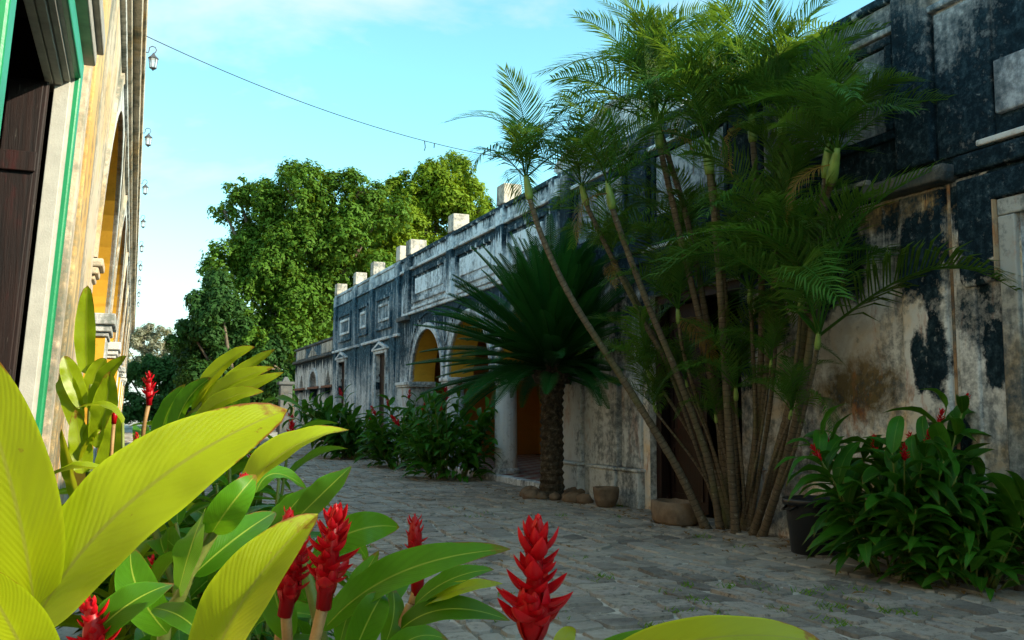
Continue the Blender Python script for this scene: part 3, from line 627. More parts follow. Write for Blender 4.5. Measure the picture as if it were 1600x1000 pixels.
# door frame
for (y0, y1) in ((6.262, 6.40), (3.31, 3.448)): lb(MB().box(XL-.1, XL+.035, y0, y1, 0, 3.70), 'green_frame', 'green')
lb(MB().box(XL-.1, XL+.035, 3.449, 6.261, 3.562, 3.70), 'green_frame', 'green')
lb(MB().box(XL-.108, XL-.02, 6.235, 6.259, 0, 3.53), 'door_jamb', 'wpaint', bevel=.004)
b = MB(); b.box(XL-.16, XL-.112, 3.30, 6.40, 3.50, 3.70); b.box(XL-.108, XL-.06, 3.451, 6.232, 3.50, 3.559); b.box(XL-.058, XL-.02, 3.451, 6.232, 3.525, 3.559); lb(b, 'door_head', 'gpaint', bevel=.006)
for nm, yy, sg in (('near', 6.12, 1), ('far', 3.50, -1)):
    dl = lb(MB().box(XL-1.40, XL-.125, yy, yy+.06, .02, 3.48), 'door_leaf', 'wood')
    for k in range(6): lb(MB().box(XL-1.39+.21*k, XL-1.20+.21*k, yy-.024, yy-.002, .05, 3.45), 'door_plank', 'wood', dl, bevel=.006)
    for zz in (.4, 1.6, 2.9): lb(MB().box(XL-1.38, XL-.14, yy-.05, yy-.026, zz, zz+.12), 'door_rail', 'wood', dl, bevel=.006)
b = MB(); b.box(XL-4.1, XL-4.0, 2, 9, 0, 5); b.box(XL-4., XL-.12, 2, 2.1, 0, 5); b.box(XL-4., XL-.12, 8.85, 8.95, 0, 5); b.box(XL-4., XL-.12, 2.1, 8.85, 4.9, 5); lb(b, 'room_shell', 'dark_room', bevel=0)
# hood over the door, band pilaster, mouldings
b = MB(); b.box(XL-.05, XL+.13, 3.0, 6.62, 3.86, 3.98); b.box(XL-.05, XL+.09, 3.05, 6.57, 3.76, 3.86); lb(b, 'door_hood', 'gpaint')
lb(MB().box(XL-.05, XL+.045, 6.80, 7.0, 0, 6.28), 'pilaster', 'lgrey')
lb(MB().box(XL-.05, XL+.07, 7.0, 7.75, 0, 6.28), 'pilaster', 'lband', label='rough orange plaster pilaster')
lb(MB().box(XL-.05, XL+.03, 7.75, 8.5, 0, 6.28), 'pilaster', 'lgrey')
for op in LA:
    lb(arch_ring(MB(), op, .34, XL+.018, XL-.05), 'archivolt', 'lwhite', bevel=.01)
    lb(arch_ring(MB(), (op[0]-.36, op[1]+.36, op[2], op[3]+.36, 'arch'), .16, XL+.035, XL-.05), 'hood_ring', 'lgrey', bevel=.01)
for k in range(7):
    y0, y1 = (9.2 if k == 0 else LA[k-1][1]+.0), LA[k][0]
    c = MB(); c.box(XL-.76, XL+.04, y0-.05, y1+.05, 2.70, 2.78); c.box(XL-.78, XL+.08, y0-.10, y1+.10, 2.78, 2.90); c.box(XL-.80, XL+.13, y0-.16, y1+.16, 2.90, 3.09)
    if k == 0:
        c = MB(); c.box(XL-.76, XL+.03, 10.75, 11.22, 2.86, 2.92); c.box(XL-.76, XL+.06, 10.7, 11.25, 2.92, 3.0); c.box(XL-.76, XL+.10, 10.68, 11.28, 3.0, 3.09)
    lb(c, 'impost', 'lwhite' if k else 'lgrey', bevel=.02)
    if k:
        lb(MB().box(XL-.70, XL+.02, y0+.05, y1-.05, 0, 2.70), 'pier', 'lwhite', bevel=.04)
b = MB(); b.box(XL-.8, XL+.10, -14, 62, 6.0, 6.12); b.box(XL-.8, XL+.20, -14, 62, 6.12, 6.28); b.box(XL-.8, XL+.24, -14, 62, 6.302, 6.5); lb(b, 'cornice', 'lgrey', bevel=.02)
lb(MB().box(XL-.05, XL+.06, 8.6, 62, 5.80, 5.9), 'string_course', 'lwhite')
b = MB(); b.box(XL-4.1, XL-4.0, 9, 62, 0, 6); lb(b, 'gallery_wall', 'ochre'); lb(MB().box(XL-4., XL-.76, 9.01, 62, 5.75, 5.9), 'gallery_ceiling', 'ochre')
lb(MB().box(XL-4., XL+.02, 61.9, 62, 0, 6.), 'end_wall', 'lw')
# lanterns ------------------------------------------------------------
LANT = ['nearest and highest lantern in the row hung along the left cornice', 'second lantern from the camera along the left cornice', 'third lantern from the camera along the left cornice', 'fourth lantern from the camera along the left cornice', 'fifth lantern from the camera along the left cornice', 'sixth lantern from the camera along the left cornice', 'seventh lantern from the camera along the left cornice', 'eighth lantern from the camera along the left cornice', 'farthest small lantern at the end of the left cornice row']
for k, lab in enumerate(LANT):
    y = 13.3+4.05*k; z0 = 6.08; xx = XL+.20+SH*(6.2-CAM_H); xc = xx+.15; LS = .62
    t = thing('wall_lantern', lab, 'lantern', (xc, y, z0), 'iron lanterns along the left cornice')
    S3 = Matrix.Translation((xc, y, z0+.3)) @ Matrix.Scale(LS, 4) @ Matrix.Translation((-xc, -y, -z0-.3))
    def lp(mb, nm, mt, sm=False):
        mb.v = [tuple(S3 @ Vector(v)) for v in mb.v]; mb.build(nm, M[mt], t, smooth=sm)
    hook = [(xx-.10, y, z0+.30), (xx+.04, y, z0+.30)]+[(xc-.02+.08*math.cos(R(a)), y, z0+.38+.08*math.sin(R(a))) for a in (200, 150, 100, 50, 0, -50)]+[(xc, y, z0+.30)]
    lp(MB().tube(hook, .011, 6), 'hook', 'iron', True)
    lp(MB().box(xx-.12, xx-.05, y-.05, y+.05, z0+.16, z0+.40), 'bracket_plate', 'iron')
    lp(MB().lathe([(.012, z0+.31), (.03, z0+.28), (.05, z0+.25), (.115, z0+.19), (.115, z0+.175)], xc, y, 6), 'cap', 'iron')
    lp(MB().lathe([(.092, z0+.174), (.068, z0-.03)], xc, y, 6), 'glass', 'glass')
    b = MB()
    for a in range(6):
        ca, sa = math.cos(a*math.pi/3), math.sin(a*math.pi/3); b.tube([(xc+.095*ca, y+.095*sa, z0+.175), (xc+.07*ca, y+.07*sa, z0-.03)], .008, 4)
    lp(b, 'frame', 'iron')
    lp(MB().lathe([(.078, z0-.03), (.078, z0-.05), (.03, z0-.075), (.012, z0-.10)], xc, y, 6), 'base', 'iron')
# cable ----------------------------------------------------------------
A, B_ = Vector((-.08, 12.6, 6.36)), Vector((7.35, 15.0, 5.98)); P = []
for i in range(41):
    u = i/40; p = A.lerp(B_, u); p.z -= .34*4*u*(1-u); P.append(p)
cb = thing('overhead_cable', 'thin black cable sagging across the sky between the two buildings', 'cable', tuple(A)); MB().tube(P, .006, 5).build('wire', M['cable'], cb)
p = P[23]; b = MB(); b.tube([p, p+Vector((.02, .02, -.10)), p+Vector((.0, .0, -.16))], .008, 4); b.tube([P[24], P[24]+Vector((.0, .02, -.07))], .008, 4); b.build('loose_tie', M['cable'], cb)

# ------------------------------------------------------------------ leaf builders
def prof(t, a=.55, b=.75): return max(0., (t**a)*((1-t)**b))*2.42
def leaf_geo(mb, p0, p1, p2, width, nrm, fold=.25, wave=.0, ns=14, nc=4, rg=None, a=.55, b=.75, curl=0.):
    """a blade along the curve p0-p1-p2 (passes through p1 half way); nrm = the way its face looks"""
    p0, p1, p2 = Vector(p0), Vector(p1), Vector(p2); c = p1*2-(p0+p2)*.5; nrm = Vector(nrm)
    P, U = [], []; ph = (rg.uniform(0, 6) if rg else 0.)
    for i in range(ns+1):
        t = i/ns; q = p0*(1-t)**2+c*(2*t*(1-t))+p2*t*t; d = ((c-p0)*(1-t)+(p2-c)*t).normalized()
        s = d.cross(nrm).normalized(); n = s.cross(d).normalized()
        w = width*.43*max(prof(t, a, b), .012)
        for k in range(nc+1):
            u = k/nc*2-1
            off = s*(u*w)+n*(abs(u)*w*fold+u*u*w*curl)
            off += n*(wave*w*abs(u)*(math.sin(t*13+ph+(2 if u > 0 else 0))+.5*math.sin(t*27+ph*2)))
            P.append(q+off); U.append((k/nc, t))
    mb.grid(P, U, nc+1)
def inst_leaf(name, L, W, droop, fold, wave, mat, seed, ns=8, nc=4):
    mb = MB(); rg = random.Random(seed)
    leaf_geo(mb, (0, 0, 0), (L*.52, 0, L*.10), (L*.97, 0, -droop*L), W, (0, 0, 1), fold, wave, ns, nc, rg, curl=rg.uniform(-.1, .25))
    return mb.mesh(name, mat, True)
LEAF = {k: [inst_leaf('ginger_leaf', 1., rnd.uniform(.32, .40), dr, fo, .10, M[k], 20+i) for i, (dr, fo) in enumerate(((.05, .18), (.18, .25), (.3, .2), (.10, .32), (.42, .22)))] for k in ('gleaf_lit', 'gleaf', 'gleaf_far')}
def orient(pos, d, up, scale=1., roll=0.):
    d = Vector(d).normalized(); s = Vector(up).cross(d)
    if s.length < 1e-4: s = Vector((1, 0, 0)).cross(d)
    s.normalize(); n = d.cross(s)
    m = Matrix((d, s, n)).transposed().to_4x4() @ Matrix.Rotation(roll, 4, 'X')
    return Matrix.Translation(pos) @ m @ Matrix.Scale(scale, 4)
# one bract, and a whole small flower head
def bract_mesh():
    mb = MB(); leaf_geo(mb, (0, 0, 0), (.5, 0, -.07), (1., 0, .20), .56, (0, 0, 1), .10, 0, 8, 6, None, .5, .8, curl=.55); return mb.mesh('bract', M['red'], True)
BR = bract_mesh()
def bract_list(H, n, rg, r0=.012):
    out = []
    for i in range(n):
        t = i/(n-1); a = i*2.39996+rg.uniform(-.25, .25); z = H*(.0+.84*t)
        el = R(20+36*t**2+rg.uniform(-10, 12)) if t > .16 else R(70)
        ln = H*.30*(1.05-.36*t)*rg.uniform(.75, 1.22)*(1.25 if t < .16 else 1.)
        d = Vector((math.cos(a)*math.cos(el), math.sin(a)*math.cos(el), math.sin(el))); out.append((Vector((math.cos(a)*r0*.4, math.sin(a)*r0*.4, z)), d, ln))
    for k in range(3): out.append((Vector((0, 0, H*.80)), Vector((.09*math.cos(k*2.1), .09*math.sin(k*2.1), 1)), H*.22))
    return out
def flower_mesh_small(seed):
    rg = random.Random(seed); mb = MB(); H = 1.
    src = BR; vs = [v.co.copy() for v in src.vertices]; fs = [tuple(p.vertices) for p in src.polygons]; uvv = [(0, 0)]*len(vs)
    for p in src.polygons:
        for li, vi in zip(p.loop_indices, p.vertices): uvv[vi] = tuple(src.uv_layers[0].data[li].uv)
    for pos, d, ln in bract_list(1., 26, rg, .06):
        m = orient(pos, d, (0, 0, 1), ln); b = len(mb.v); mb.v += [tuple(m @ v) for v in vs]; mb.f += [tuple(b+i for i in f) for f in fs]; mb.uv += uvv
    mb.has = True
    return mb.mesh('ginger_flower', M['red'], True)
FL = [flower_mesh_small(s) for s in (1, 2, 3)]
def flower_full(parent, top, axis, H, n, seed, stalk=None, wide=1.):
    """head with every bract its own piece; its base sits at the end of the stalk"""
    rg = random.Random(seed); top = Vector(top); axis = Vector(axis).normalized(); base = top-axis*H
    core = MB().tube([base-axis*.01, base+axis*H*.5, base+axis*H*.93], [.010, .012, .004], 8).build('flower', M['red'], parent, smooth=True)
    f = Matrix.Translation(base) @ axis.to_track_quat('Z', 'Y').to_matrix().to_4x4()
    for pos, d, ln in bract_list(H, n, rg):
        m = f @ orient(pos, d, (0, 0, 1), 1.) @ Matrix.Diagonal((ln, ln*wide, ln, 1)); link('bract', BR, core, m)
    if stalk: MB().tube([Vector(q) for q in stalk]+[base], [.0075]*len(stalk)+[.008], 7).build('flower_stalk', M['canepale'], parent, smooth=True)

def ginger(name, label, base, n, h, spread, seed, key='gleaf_far', leaf=.36, flowers=0, lean=(0, 0), group=None, up=.75, perc=(8, 12), fsz=.14, parent=None, fill=0):
    rg = random.Random(seed); base = Vector((*base, 0)); t = parent or thing(name, label, 'plant', tuple(base), group)
    fl = set(rg.sample(range(n), min(flowers, n)))
    for i in range(n):
        a = rg.uniform(0, 2*math.pi); sp = spread*math.sqrt(rg.random()); H = h*rg.uniform(.5, 1.)*(1.06-.35*(sp/spread)**2)
        b0 = base+Vector((math.cos(a)*sp*.35, math.sin(a)*sp*.35, 0)); tip = base+Vector((math.cos(a)*sp+lean[0]*rg.uniform(.3, 1), math.sin(a)*sp+lean[1]*rg.uniform(.3, 1), H))
        mid = b0.lerp(tip, .5)+Vector((0, 0, H*.14)); pts = []
        for k in range(9):
            u = k/8; pts.append(b0*(1-u)**2+mid*(2*u*(1-u))+tip*u*u)
        cane = MB().tube(pts, [.012-.006*k/8 for k in range(9)], 6).build('cane', M['canebase'], t, smooth=True)
        nl = rg.randint(*perc); side = rg.choice((-1, 1)); az = rg.uniform(0, math.pi)
        d8 = (pts[8]-pts[6]).normalized()
        for k in range(nl):
            u = .14+.84*k/(nl-1); x = u*8; j = min(int(x), 7); p = pts[j].lerp(pts[j+1], x-j); d = (pts[j+1]-pts[j]).normalized()
            lat = d.cross(Vector((math.cos(az), math.sin(az), .2))).normalized()*side; side = -side
            dd = d*rg.uniform(.45, .85)*up+lat*rg.uniform(.7, 1.1)+Vector((rg.uniform(-.25, .25), rg.uniform(-.25, .25), rg.uniform(-.1, .25)))
            L_ = leaf*rg.uniform(.7, 1.12)*(1. if k < nl-2 else .8)
            link('leaf', rg.choice(LEAF[key]), cane, orient(p, dd, (rg.uniform(-.3, .3), rg.uniform(-.3, .3), 1), L_, rg.uniform(-.4, .4)))
        if i in fl: link('flower', rg.choice(FL), cane, orient(pts[8]-d8*.02, d8, (1, 0, 0), fsz) @ Matrix.Rotation(math.pi/2, 4, 'Y') if False else Matrix.Translation(pts[8]-d8*.01) @ d8.to_track_quat('Z', 'Y').to_matrix().to_4x4() @ Matrix.Scale(fsz, 4))
    if fill:
        mb = MB(); mb.has = True
        for k in range(fill):
            a = rg.uniform(0, 6.283); q = math.sqrt(rg.random()); z = h*rg.uniform(.04, .62)*(1.1-.5*q); rr = spread*q*(.62+.4*z/h)
            p = base+Vector((math.cos(a)*rr+lean[0]*.6*z/h, math.sin(a)*rr+lean[1]*.6*z/h, z)); a += rg.uniform(-1., 1.); L_ = leaf*rg.uniform(.6, 1.)
            d = Vector((math.cos(a), math.sin(a), rg.uniform(-.2, .8))).normalized()
            leaf_geo(mb, p, p+d*L_*.5+Vector((0, 0, .03)), p+d*L_+Vector((0, 0, -L_*rg.uniform(.05, .4))), L_*.30, (rg.uniform(-.5, .5), rg.uniform(-.5, .5), 1), .2, .05, 5, 2, rg)
        mb.build('undergrowth', M[key], t, smooth=True, kind='stuff')
    return t

# ------------------------------------------------------------------ palms
def frond_mesh(name, L, n, mat, seed, arch=.55, droop=.9, lmax=.42, wid=.028, vee=.5):
    rg = random.Random(seed); mb = MB(); mb.has = True; pts = []
    for i in range(13):
        t = i/12; pts.append(Vector((L*(t-.16*t*t*arch), 0.02*math.sin(t*3+seed), L*(arch*.55*t-droop*.62*t*t*t))))
    mb.tube(pts, [.013*(1-.8*i/12) for i in range(13)], 5, uvlen=1.)
    def P(t):
        x = t*12; j = min(int(x), 11); return pts[j].lerp(pts[j+1], x-j), (pts[j+1]-pts[j]).normalized()
    for i in range(n):
        t = .13+.87*(i+.5)/n; p, d = P(t); env = (math.sin(math.pi*min(1, (t-.05)/.95)**.75)**.55)
        ll = lmax*max(.32, env)*rg.uniform(.88, 1.08)
        for sd in (-1, 1):
            if rg.random() < .03: continue
            s = Vector((0, sd, 0)); n3 = s.cross(d)*sd; n3 = d.cross(s)*sd
            if n3.z < 0: n3 = -n3
            dr = (s*1.0+d*(.50+.9*t)+n3*(vee*rg.uniform(.5, 1.2))+Vector((rg.uniform(-.1, .1), rg.uniform(-.1, .1), rg.uniform(-.1, .1)))).normalized()
            a = p; m_ = p+dr*ll*.5; e = p+dr*ll*.95+Vector((0, 0, -ll*rg.uniform(.12, .38))); wv = dr.cross(n3).normalized()*wid*.5
            b = len(mb.v); mb.v += [tuple(q) for q in (a-wv*.4, a+wv*.4, m_-wv, m_+wv, e)]; mb.uv += [(.2, 0), (.8, 0), (.2, .5), (.8, .5), (.3, 1)]
            mb.f += [(b, b+1, b+3, b+2), (b+2, b+3, b+4)]
    return mb.mesh(name, mat, False)
FR = [frond_mesh('areca_frond', 1.65, 44, M['palm'], s, ar, dr, .54, .021, v) for s, ar, dr, v in ((1, .6, .8, .5), (2, .9, 1.2, .35), (3, .35, .7, .6), (4, .7, 1.5, .2), (5, 1.0, .8, .7))]
FRD = frond_mesh('dry_frond', 1.2, 36, M['palm_dry'], 9, .5, 1.2, .40, .016, .1)
PALM = thing('areca_palm_clump', 'tall clump of ringed areca palm stems with feathery crowns against the right wall', 'palm', (6.75, 9.75, 0))
def spline(P, n):
    P = [Vector(p) for p in P]; Q = [P[0]*2-P[1]]+P+[P[-1]*2-P[-2]]; out = []
    seg = len(P)-1
    for i in range(n+1):
        x = i/n*seg; j = min(int(x), seg-1); t = x-j; a, b, c, d = Q[j:j+4]
        out.append(.5*((2*b)+(c-a)*t+(2*a-5*b+4*c-d)*t*t+(3*b-a-3*c+d)*t**3))
    return out
def wall_depth(px, py):
    c = CM @ np.array([(px-800)/FPX, -(py-500)/FPX, -1.0]); return XF/c[0] if c[0] > .05 else 99.
def palm_stem(px, depths, r0, r1, nf, seed, fl=1., shaft=.45, dry=0, spread=(5, 75)):
    rg = random.Random(seed); n = len(px); pts = []
    for i, (x, y) in enumerate(px):
        dd = depths[0]+(depths[1]-depths[0])*i/(n-1); lim = wall_depth(x, y)-(.30 if i == 0 else .45+.5*i/(n-1))
        pts.append(at(x, y+(16*i/(n-1) if y < 320 and n > 4 else 0), min(dd, lim)))
    pts[0].z = -.02
    L_ = sum((b-a).length for a, b in zip(pts, pts[1:])); N = max(16, int(L_/.055)); C = spline(pts, N)
    rad = []
    for i in range(N+1):
        t = i/N; r = .76*(r0+(r1-r0)*t)+.02*max(0, 1-t*18)**2; rad.append(r*(1.05 if i % 2 == 0 else .98)*rg.uniform(.96, 1.04))
    stem = MB().tube(C, rad, 9, uvlen=.075).build('stem', M['pstem'], PALM, smooth=True)
    top = C[-1]; d = (C[-1]-C[-5]).normalized(); up = (d+Vector((0, 0, .8))).normalized()
    if shaft:
        S = [top-d*.05+up*(shaft*k/6) for k in range(7)]
        MB().tube(S, [r1*1.02, r1*1.22, r1*1.25, r1*1.12, r1*.98, r1*.8, r1*.5], 9).build('crownshaft', M['shaft'], stem, smooth=True); top = S[-2]
    a0 = rg.uniform(0, 6.28)
    for k in range(nf):
        a = a0+k*2.39996+rg.uniform(-.3, .3); el = R(spread[0]+(spread[1]-spread[0])*(k+.5)/nf+rg.uniform(-8, 8))
        dv = Vector((math.cos(a)*math.cos(el), math.sin(a)*math.cos(el), math.sin(el)))+up*.15
        if top.x > 6.0 and dv.x > 0: dv.x *= max(.1, (7.5-top.x)/1.6)
        link('frond', rg.choice(FR), stem, orient(top+up*.02*k/nf, dv, (0, 0, 1), fl*rg.uniform(.78, 1.08), rg.uniform(-.5, .5)))
    for k in range(dry):
        a = rg.uniform(2, 5.5); link('frond', FRD, stem, orient(top-up*.1, (math.cos(a), math.sin(a), -.5), (0, 0, 1), fl*rg.uniform(.6, .85), rg.uniform(-.6, .6)), label='dry brown drooping frond')
PS = [  # sight-line way points of every stem, depth at foot and crown, radii, fronds
    ([(1105, 826), (1060, 735), (1012, 655), (960, 572), (895, 470), (850, 378), (826, 290)], (11.7, 11.6), .072, .042, 9, 0.74, .33),
    ([(1126, 832), (1106, 720), (1060, 590), (1010, 470), (972, 370), (955, 305)], (11.6, 11.4), .062, .045, 9, 0.78, .36),
    ([(1150, 834), (1140, 690), (1130, 520), (1122, 400), (1114, 300), (1108, 250)], (11.3, 11.0), .068, .052, 10, 0.92, .42),
    ([(1136, 830), (1122, 650), (1098, 520), (1065, 380), (1042, 265), (1030, 210)], (11.9, 11.6), .060, .048, 11, 0.92, .40),
    ([(1142, 832), (1125, 640), (1104, 500), (1075, 350), (1045, 235), (1022, 160)], (12.0, 11.8), .058, .045, 10, 0.86, .36),
    ([(1176, 838), (1208, 730), (1242, 600), (1268, 450), (1288, 320), (1300, 268)], (11.2, 10.9), .066, .050, 11, 0.74, .40),
    ([(1190, 838), (1222, 740), (1256, 600), (1276, 450), (1284, 330), (1292, 255)], (11.0, 10.7), .066, .048, 9, 0.7, .36),
    ([(1160, 832), (1185, 640), (1190, 450), (1184, 310), (1176, 200)], (12.0, 11.7), .055, .046, 11, 0.86, .36),
    ([(1148, 830), (1080, 640), (1005, 500), (940, 370), (914, 300)], (12.2, 12.0), .050, .040, 8, 0.74, .30),
    ([(1165, 834), (1200, 560), (1216, 330), (1222, 210)], (11.8, 11.5), .050, .044, 10, 0.82, .34),
    ([(1156, 832), (1140, 560), (1120, 330), (1100, 195)], (12.2, 12.0), .050, .044, 10, 0.86, .34),
    ([(1130, 830), (1050, 590), (985, 450), (958, 412)], (12.2, 12.1), .036, .028, 8, 0.6, .22),
    ([(1150, 832), (1110, 690), (1070, 560), (1060, 500)], (12.0, 11.9), .036, .030, 9, 0.8, .22),
    ([(1170, 834), (1180, 680), (1176, 540), (1172, 470)], (12.0, 11.5), .036, .030, 9, 0.85, .22),
    ([(1180, 836), (1225, 690), (1244, 560), (1252, 480)], (11.5, 11.1), .036, .030, 9, 0.85, .22),
    ([(1145, 830), (1090, 700), (1035, 610), (1015, 590)], (12.2, 12.3), .030, .026, 7, 0.7, .18),
    ([(1165, 834), (1160, 740), (1152, 660), (1150, 620)], (11.5, 11.2), .030, .026, 7, 0.7, .18),
    ([(1185, 836), (1236, 720), (1266, 600), (1278, 540)], (11.3, 10.9), .032, .028, 8, 1.2, .2),
    ([(1158, 832), (1110, 600), (1080, 440), (1068, 400)], (12.2, 12.2), .036, .030, 9, 0.85, .22),
    ([(1170, 834), (1205, 620), (1215, 430), (1212, 385)], (11.9, 11.7), .036, .030, 9, 0.85, .22),
]
for i, (px, dp, r0, r1, nf, fl, sh) in enumerate(PS): palm_stem(px, dp, r0, r1, nf+(1 if i < 11 else 2), 100+i, fl*1.10, sh, dry=1 if i in (1, 3, 5, 7, 11, 12) else 0, spread=(-5, 78) if i < 11 else (0, 65))
# young suckers: low crowns of arching fronds behind the main stems
for i, (x, y, f_) in enumerate(((1022, 640, .5), (1118, 655, .42), (1236, 650, .5), (1205, 570, .55), (1072, 600, .55))):
    palm_stem([(1150+rnd.uniform(-20, 30), 830), ((1150+x)/2+8, (830+y)/2), (x, y)], (11.9, 12.1), .026, .018, 8, 150+i, f_, .12, spread=(-2, 68))
# cycad ---------------------------------------------------------------
def cycad_frond(seed, arch):
    rg = random.Random(seed); mb = MB(); mb.has = True; L_ = 1.; pts = []
    for i in range(13):
        t = i/12; pts.append(Vector((t-.10*arch*t*t, 0, .22*t-arch*.5*t*t)))
    mb.tube(pts, [.010*(1-.75*i/12) for i in range(13)], 5, uvlen=1.)
    n = 70
    for i in range(n):
        t = .10+.90*(i+.5)/n; x = t*12; j = min(int(x), 11); p = pts[j].lerp(pts[j+1], x-j); d = (pts[j+1]-pts[j]).normalized()
        ll = .105*max(.25, math.sin(math.pi*(t*.93+.05))**.6)
        for sd in (-1, 1):
            s = Vector((0, sd, 0)); n3 = d.cross(s)*sd
            if n3.z < 0: n3 = -n3
            dr = (s+d*.55+n3*.42).normalized(); e = p+dr*ll+n3*(-.012); wv = d*.0050
            b = len(mb.v); mb.v += [tuple(q) for q in (p-wv, p+wv, p+dr*ll*.6+wv*.9, p+dr*ll*.6-wv*.9, e)]; mb.uv += [(.2, 0), (.8, 0), (.8, .6), (.2, .6), (.3, 1)]; mb.f += [(b, b+1, b+2, b+3), (b+3, b+2, b+4)]
    return mb.mesh('cycad_frond', M['cycad'], False)
CF = [cycad_frond(s, a) for s, a in ((1, .15), (2, .35), (3, .55), (4, .8))]
CX, CY = 6.72, 14.55
CY_ = thing('cycad', 'stout scaly-trunked cycad with a rosette of stiff dark fronds beside the arcade', 'cycad', (CX, CY, 0))
rg = random.Random(5); pr = []
for i in range(36):
    z = 2.15*i/35; r = .19+.05*math.exp(-z*6)+.05*max(0, (z-1.7)/.45); pr.append((r*(1.09 if i % 2 else .95), z))
MB().lathe(pr, CX, CY, 22, .05, rg).build('trunk', M['ctrunk'], CY_)
b = MB(); 
MB().lathe([(.30, 1.95), (.36, 2.1), (.30, 2.3), (.10, 2.42)], CX, CY, 18, .10, rg).build('crown_base', M['ctrunk'], CY_)
for k in range(170):
    a = k*2.39996+rg.uniform(-.2, .2); t = k/169; el = R(-14+86*t**1.15+rg.uniform(-7, 7)); c = Vector((CX, CY, 2.15+.2*t))
    dv = Vector((math.cos(a)*math.cos(el), math.sin(a)*math.cos(el), math.sin(el)))
    if dv.x > 0: dv.x *= .35
    q = CF[3] if el < R(0) else CF[2] if el < R(25) else CF[1] if el < R(50) else CF[0]
    link('frond', rg.choice((q, CF[1], CF[1])), CY_, orient(c+dv*.12, dv, (0, 0, 1), rg.uniform(1.95, 2.5), rg.uniform(-.25, .25)))
# rocks, pot, trough, bin ----------------------------------------------
def rock(name, label, c, r, seed, cat='rock', group=None, mat='rock', flat=.7):
    rg = random.Random(seed); V, F = [], []; n, m = 12, 7
    for i in range(m):
        ph = math.pi*i/(m-1)
        for k in range(n):
            a = 2*math.pi*k/n; q = 1+.16*math.sin(a*2+seed)+.10*math.sin(a*3+ph*4+seed*2)+rg.uniform(-.06, .06)
            V.append((c[0]+r*q*math.sin(ph)*math.cos(a), c[1]+r*q*math.sin(ph)*math.sin(a)*1.1, max(-.02, c[2]+r*flat*math.cos(ph)*q)))
    for i in range(m-1):
        for k in range(n): F.append((i*n+k, i*n+(k+1) % n, (i+1)*n+(k+1) % n, (i+1)*n+k))
    b = MB(); b.v = V; b.f = F; return b.build(name, M[mat], None, smooth=True, label=label, cat=cat, group=group)
for k in range(9):
    a = 2.2+k*.55; rock('border_rock', 'rough brown stone ringing the foot of the cycad trunk', (CX+.42*math.cos(a), CY+.42*math.sin(a), .05), rnd.uniform(.10, .17), 40+k, group='stones around the cycad')
for k, (dx, dy) in enumerate(((.02, -.75), (.12, -1.0))): rock('border_rock', 'rough brown stone ringing the foot of the cycad trunk', (CX+dx, CY+dy, .04), .15, 60+k, group='stones around the cycad')
rg = random.Random(8)
pot = thing('stone_mortar', 'round brown stone mortar standing before the pale pier', 'stone pot', (6.86, 12.85, 0))
MB().lathe([(.10, 0), (.15, .03), (.19, .14), (.205, .27), (.20, .31), (.16, .315), (.14, .25), (.05, .2)], 6.86, 12.85, 18, .035, rg).build('bowl', M['rock'], pot, smooth=True)
tr = thing('stone_trough', 'rough oblong stone trough at the foot of the palm stems', 'stone trough', (6.72, 10.65, 0))
b = MB(); ring = []
for (s, z) in ((.86, 0), (1., .05), (1.04, .2), (1., .30), (.82, .31), (.78, .22)):
    for k in range(16):
        a = 2*math.pi*k/16; e = 3.; ca, sa = math.cos(a), math.sin(a)
        b.v.append((6.72+.24*s*math.copysign(abs(ca)**(2/e), ca)+rg.uniform(-.01, .01), 10.65+.36*s*math.copysign(abs(sa)**(2/e), sa)+rg.uniform(-.01, .01), z+rg.uniform(-.008, .008)))
for i in range(5):
    for k in range(16): b.f.append((i*16+k, i*16+(k+1) % 16, (i+1)*16+(k+1) % 16, (i+1)*16+k))
b.f.append(tuple(5*16+k for k in range(16))); b.f.append(tuple(range(16))[::-1]); b.build('basin', M['rock'], tr, smooth=True)
bn = thing('plastic_bin', 'black plastic tub half hidden behind the ginger bush', 'bin', (6.74, 7.98, 0))
MB().lathe([(.22, 0), (.235, .02), (.285, .52), (.285, .53)], 6.74, 7.98, 24).build('body', M['plastic'], bn, smooth=True)
MB().lathe([(.285, .51), (.315, .515), (.32, .57), (.30, .585), (.265, .575), (.26, .40)], 6.74, 7.98, 24).build('rim', M['plastic'], bn, smooth=True)
for s in (-1, 1): MB().tube([(6.74+.28*s, 7.90, .50), (6.74+.35*s, 7.92, .47), (6.74+.35*s, 8.04, .47), (6.74+.28*s, 8.06, .50)], .014, 6).build('handle', M['plastic'], bn, smooth=True)
rail = thing('wooden_post', 'short pale weathered post at the right edge by the doorway', 'post', (7.02, 5.75, 0))
MB().tube([(7.02, 5.75, -.02), (7.03, 5.76, .4), (7.02, 5.77, .86)], [.05, .045, .045], 8).build('shaft', M['bark'], rail, smooth=True)

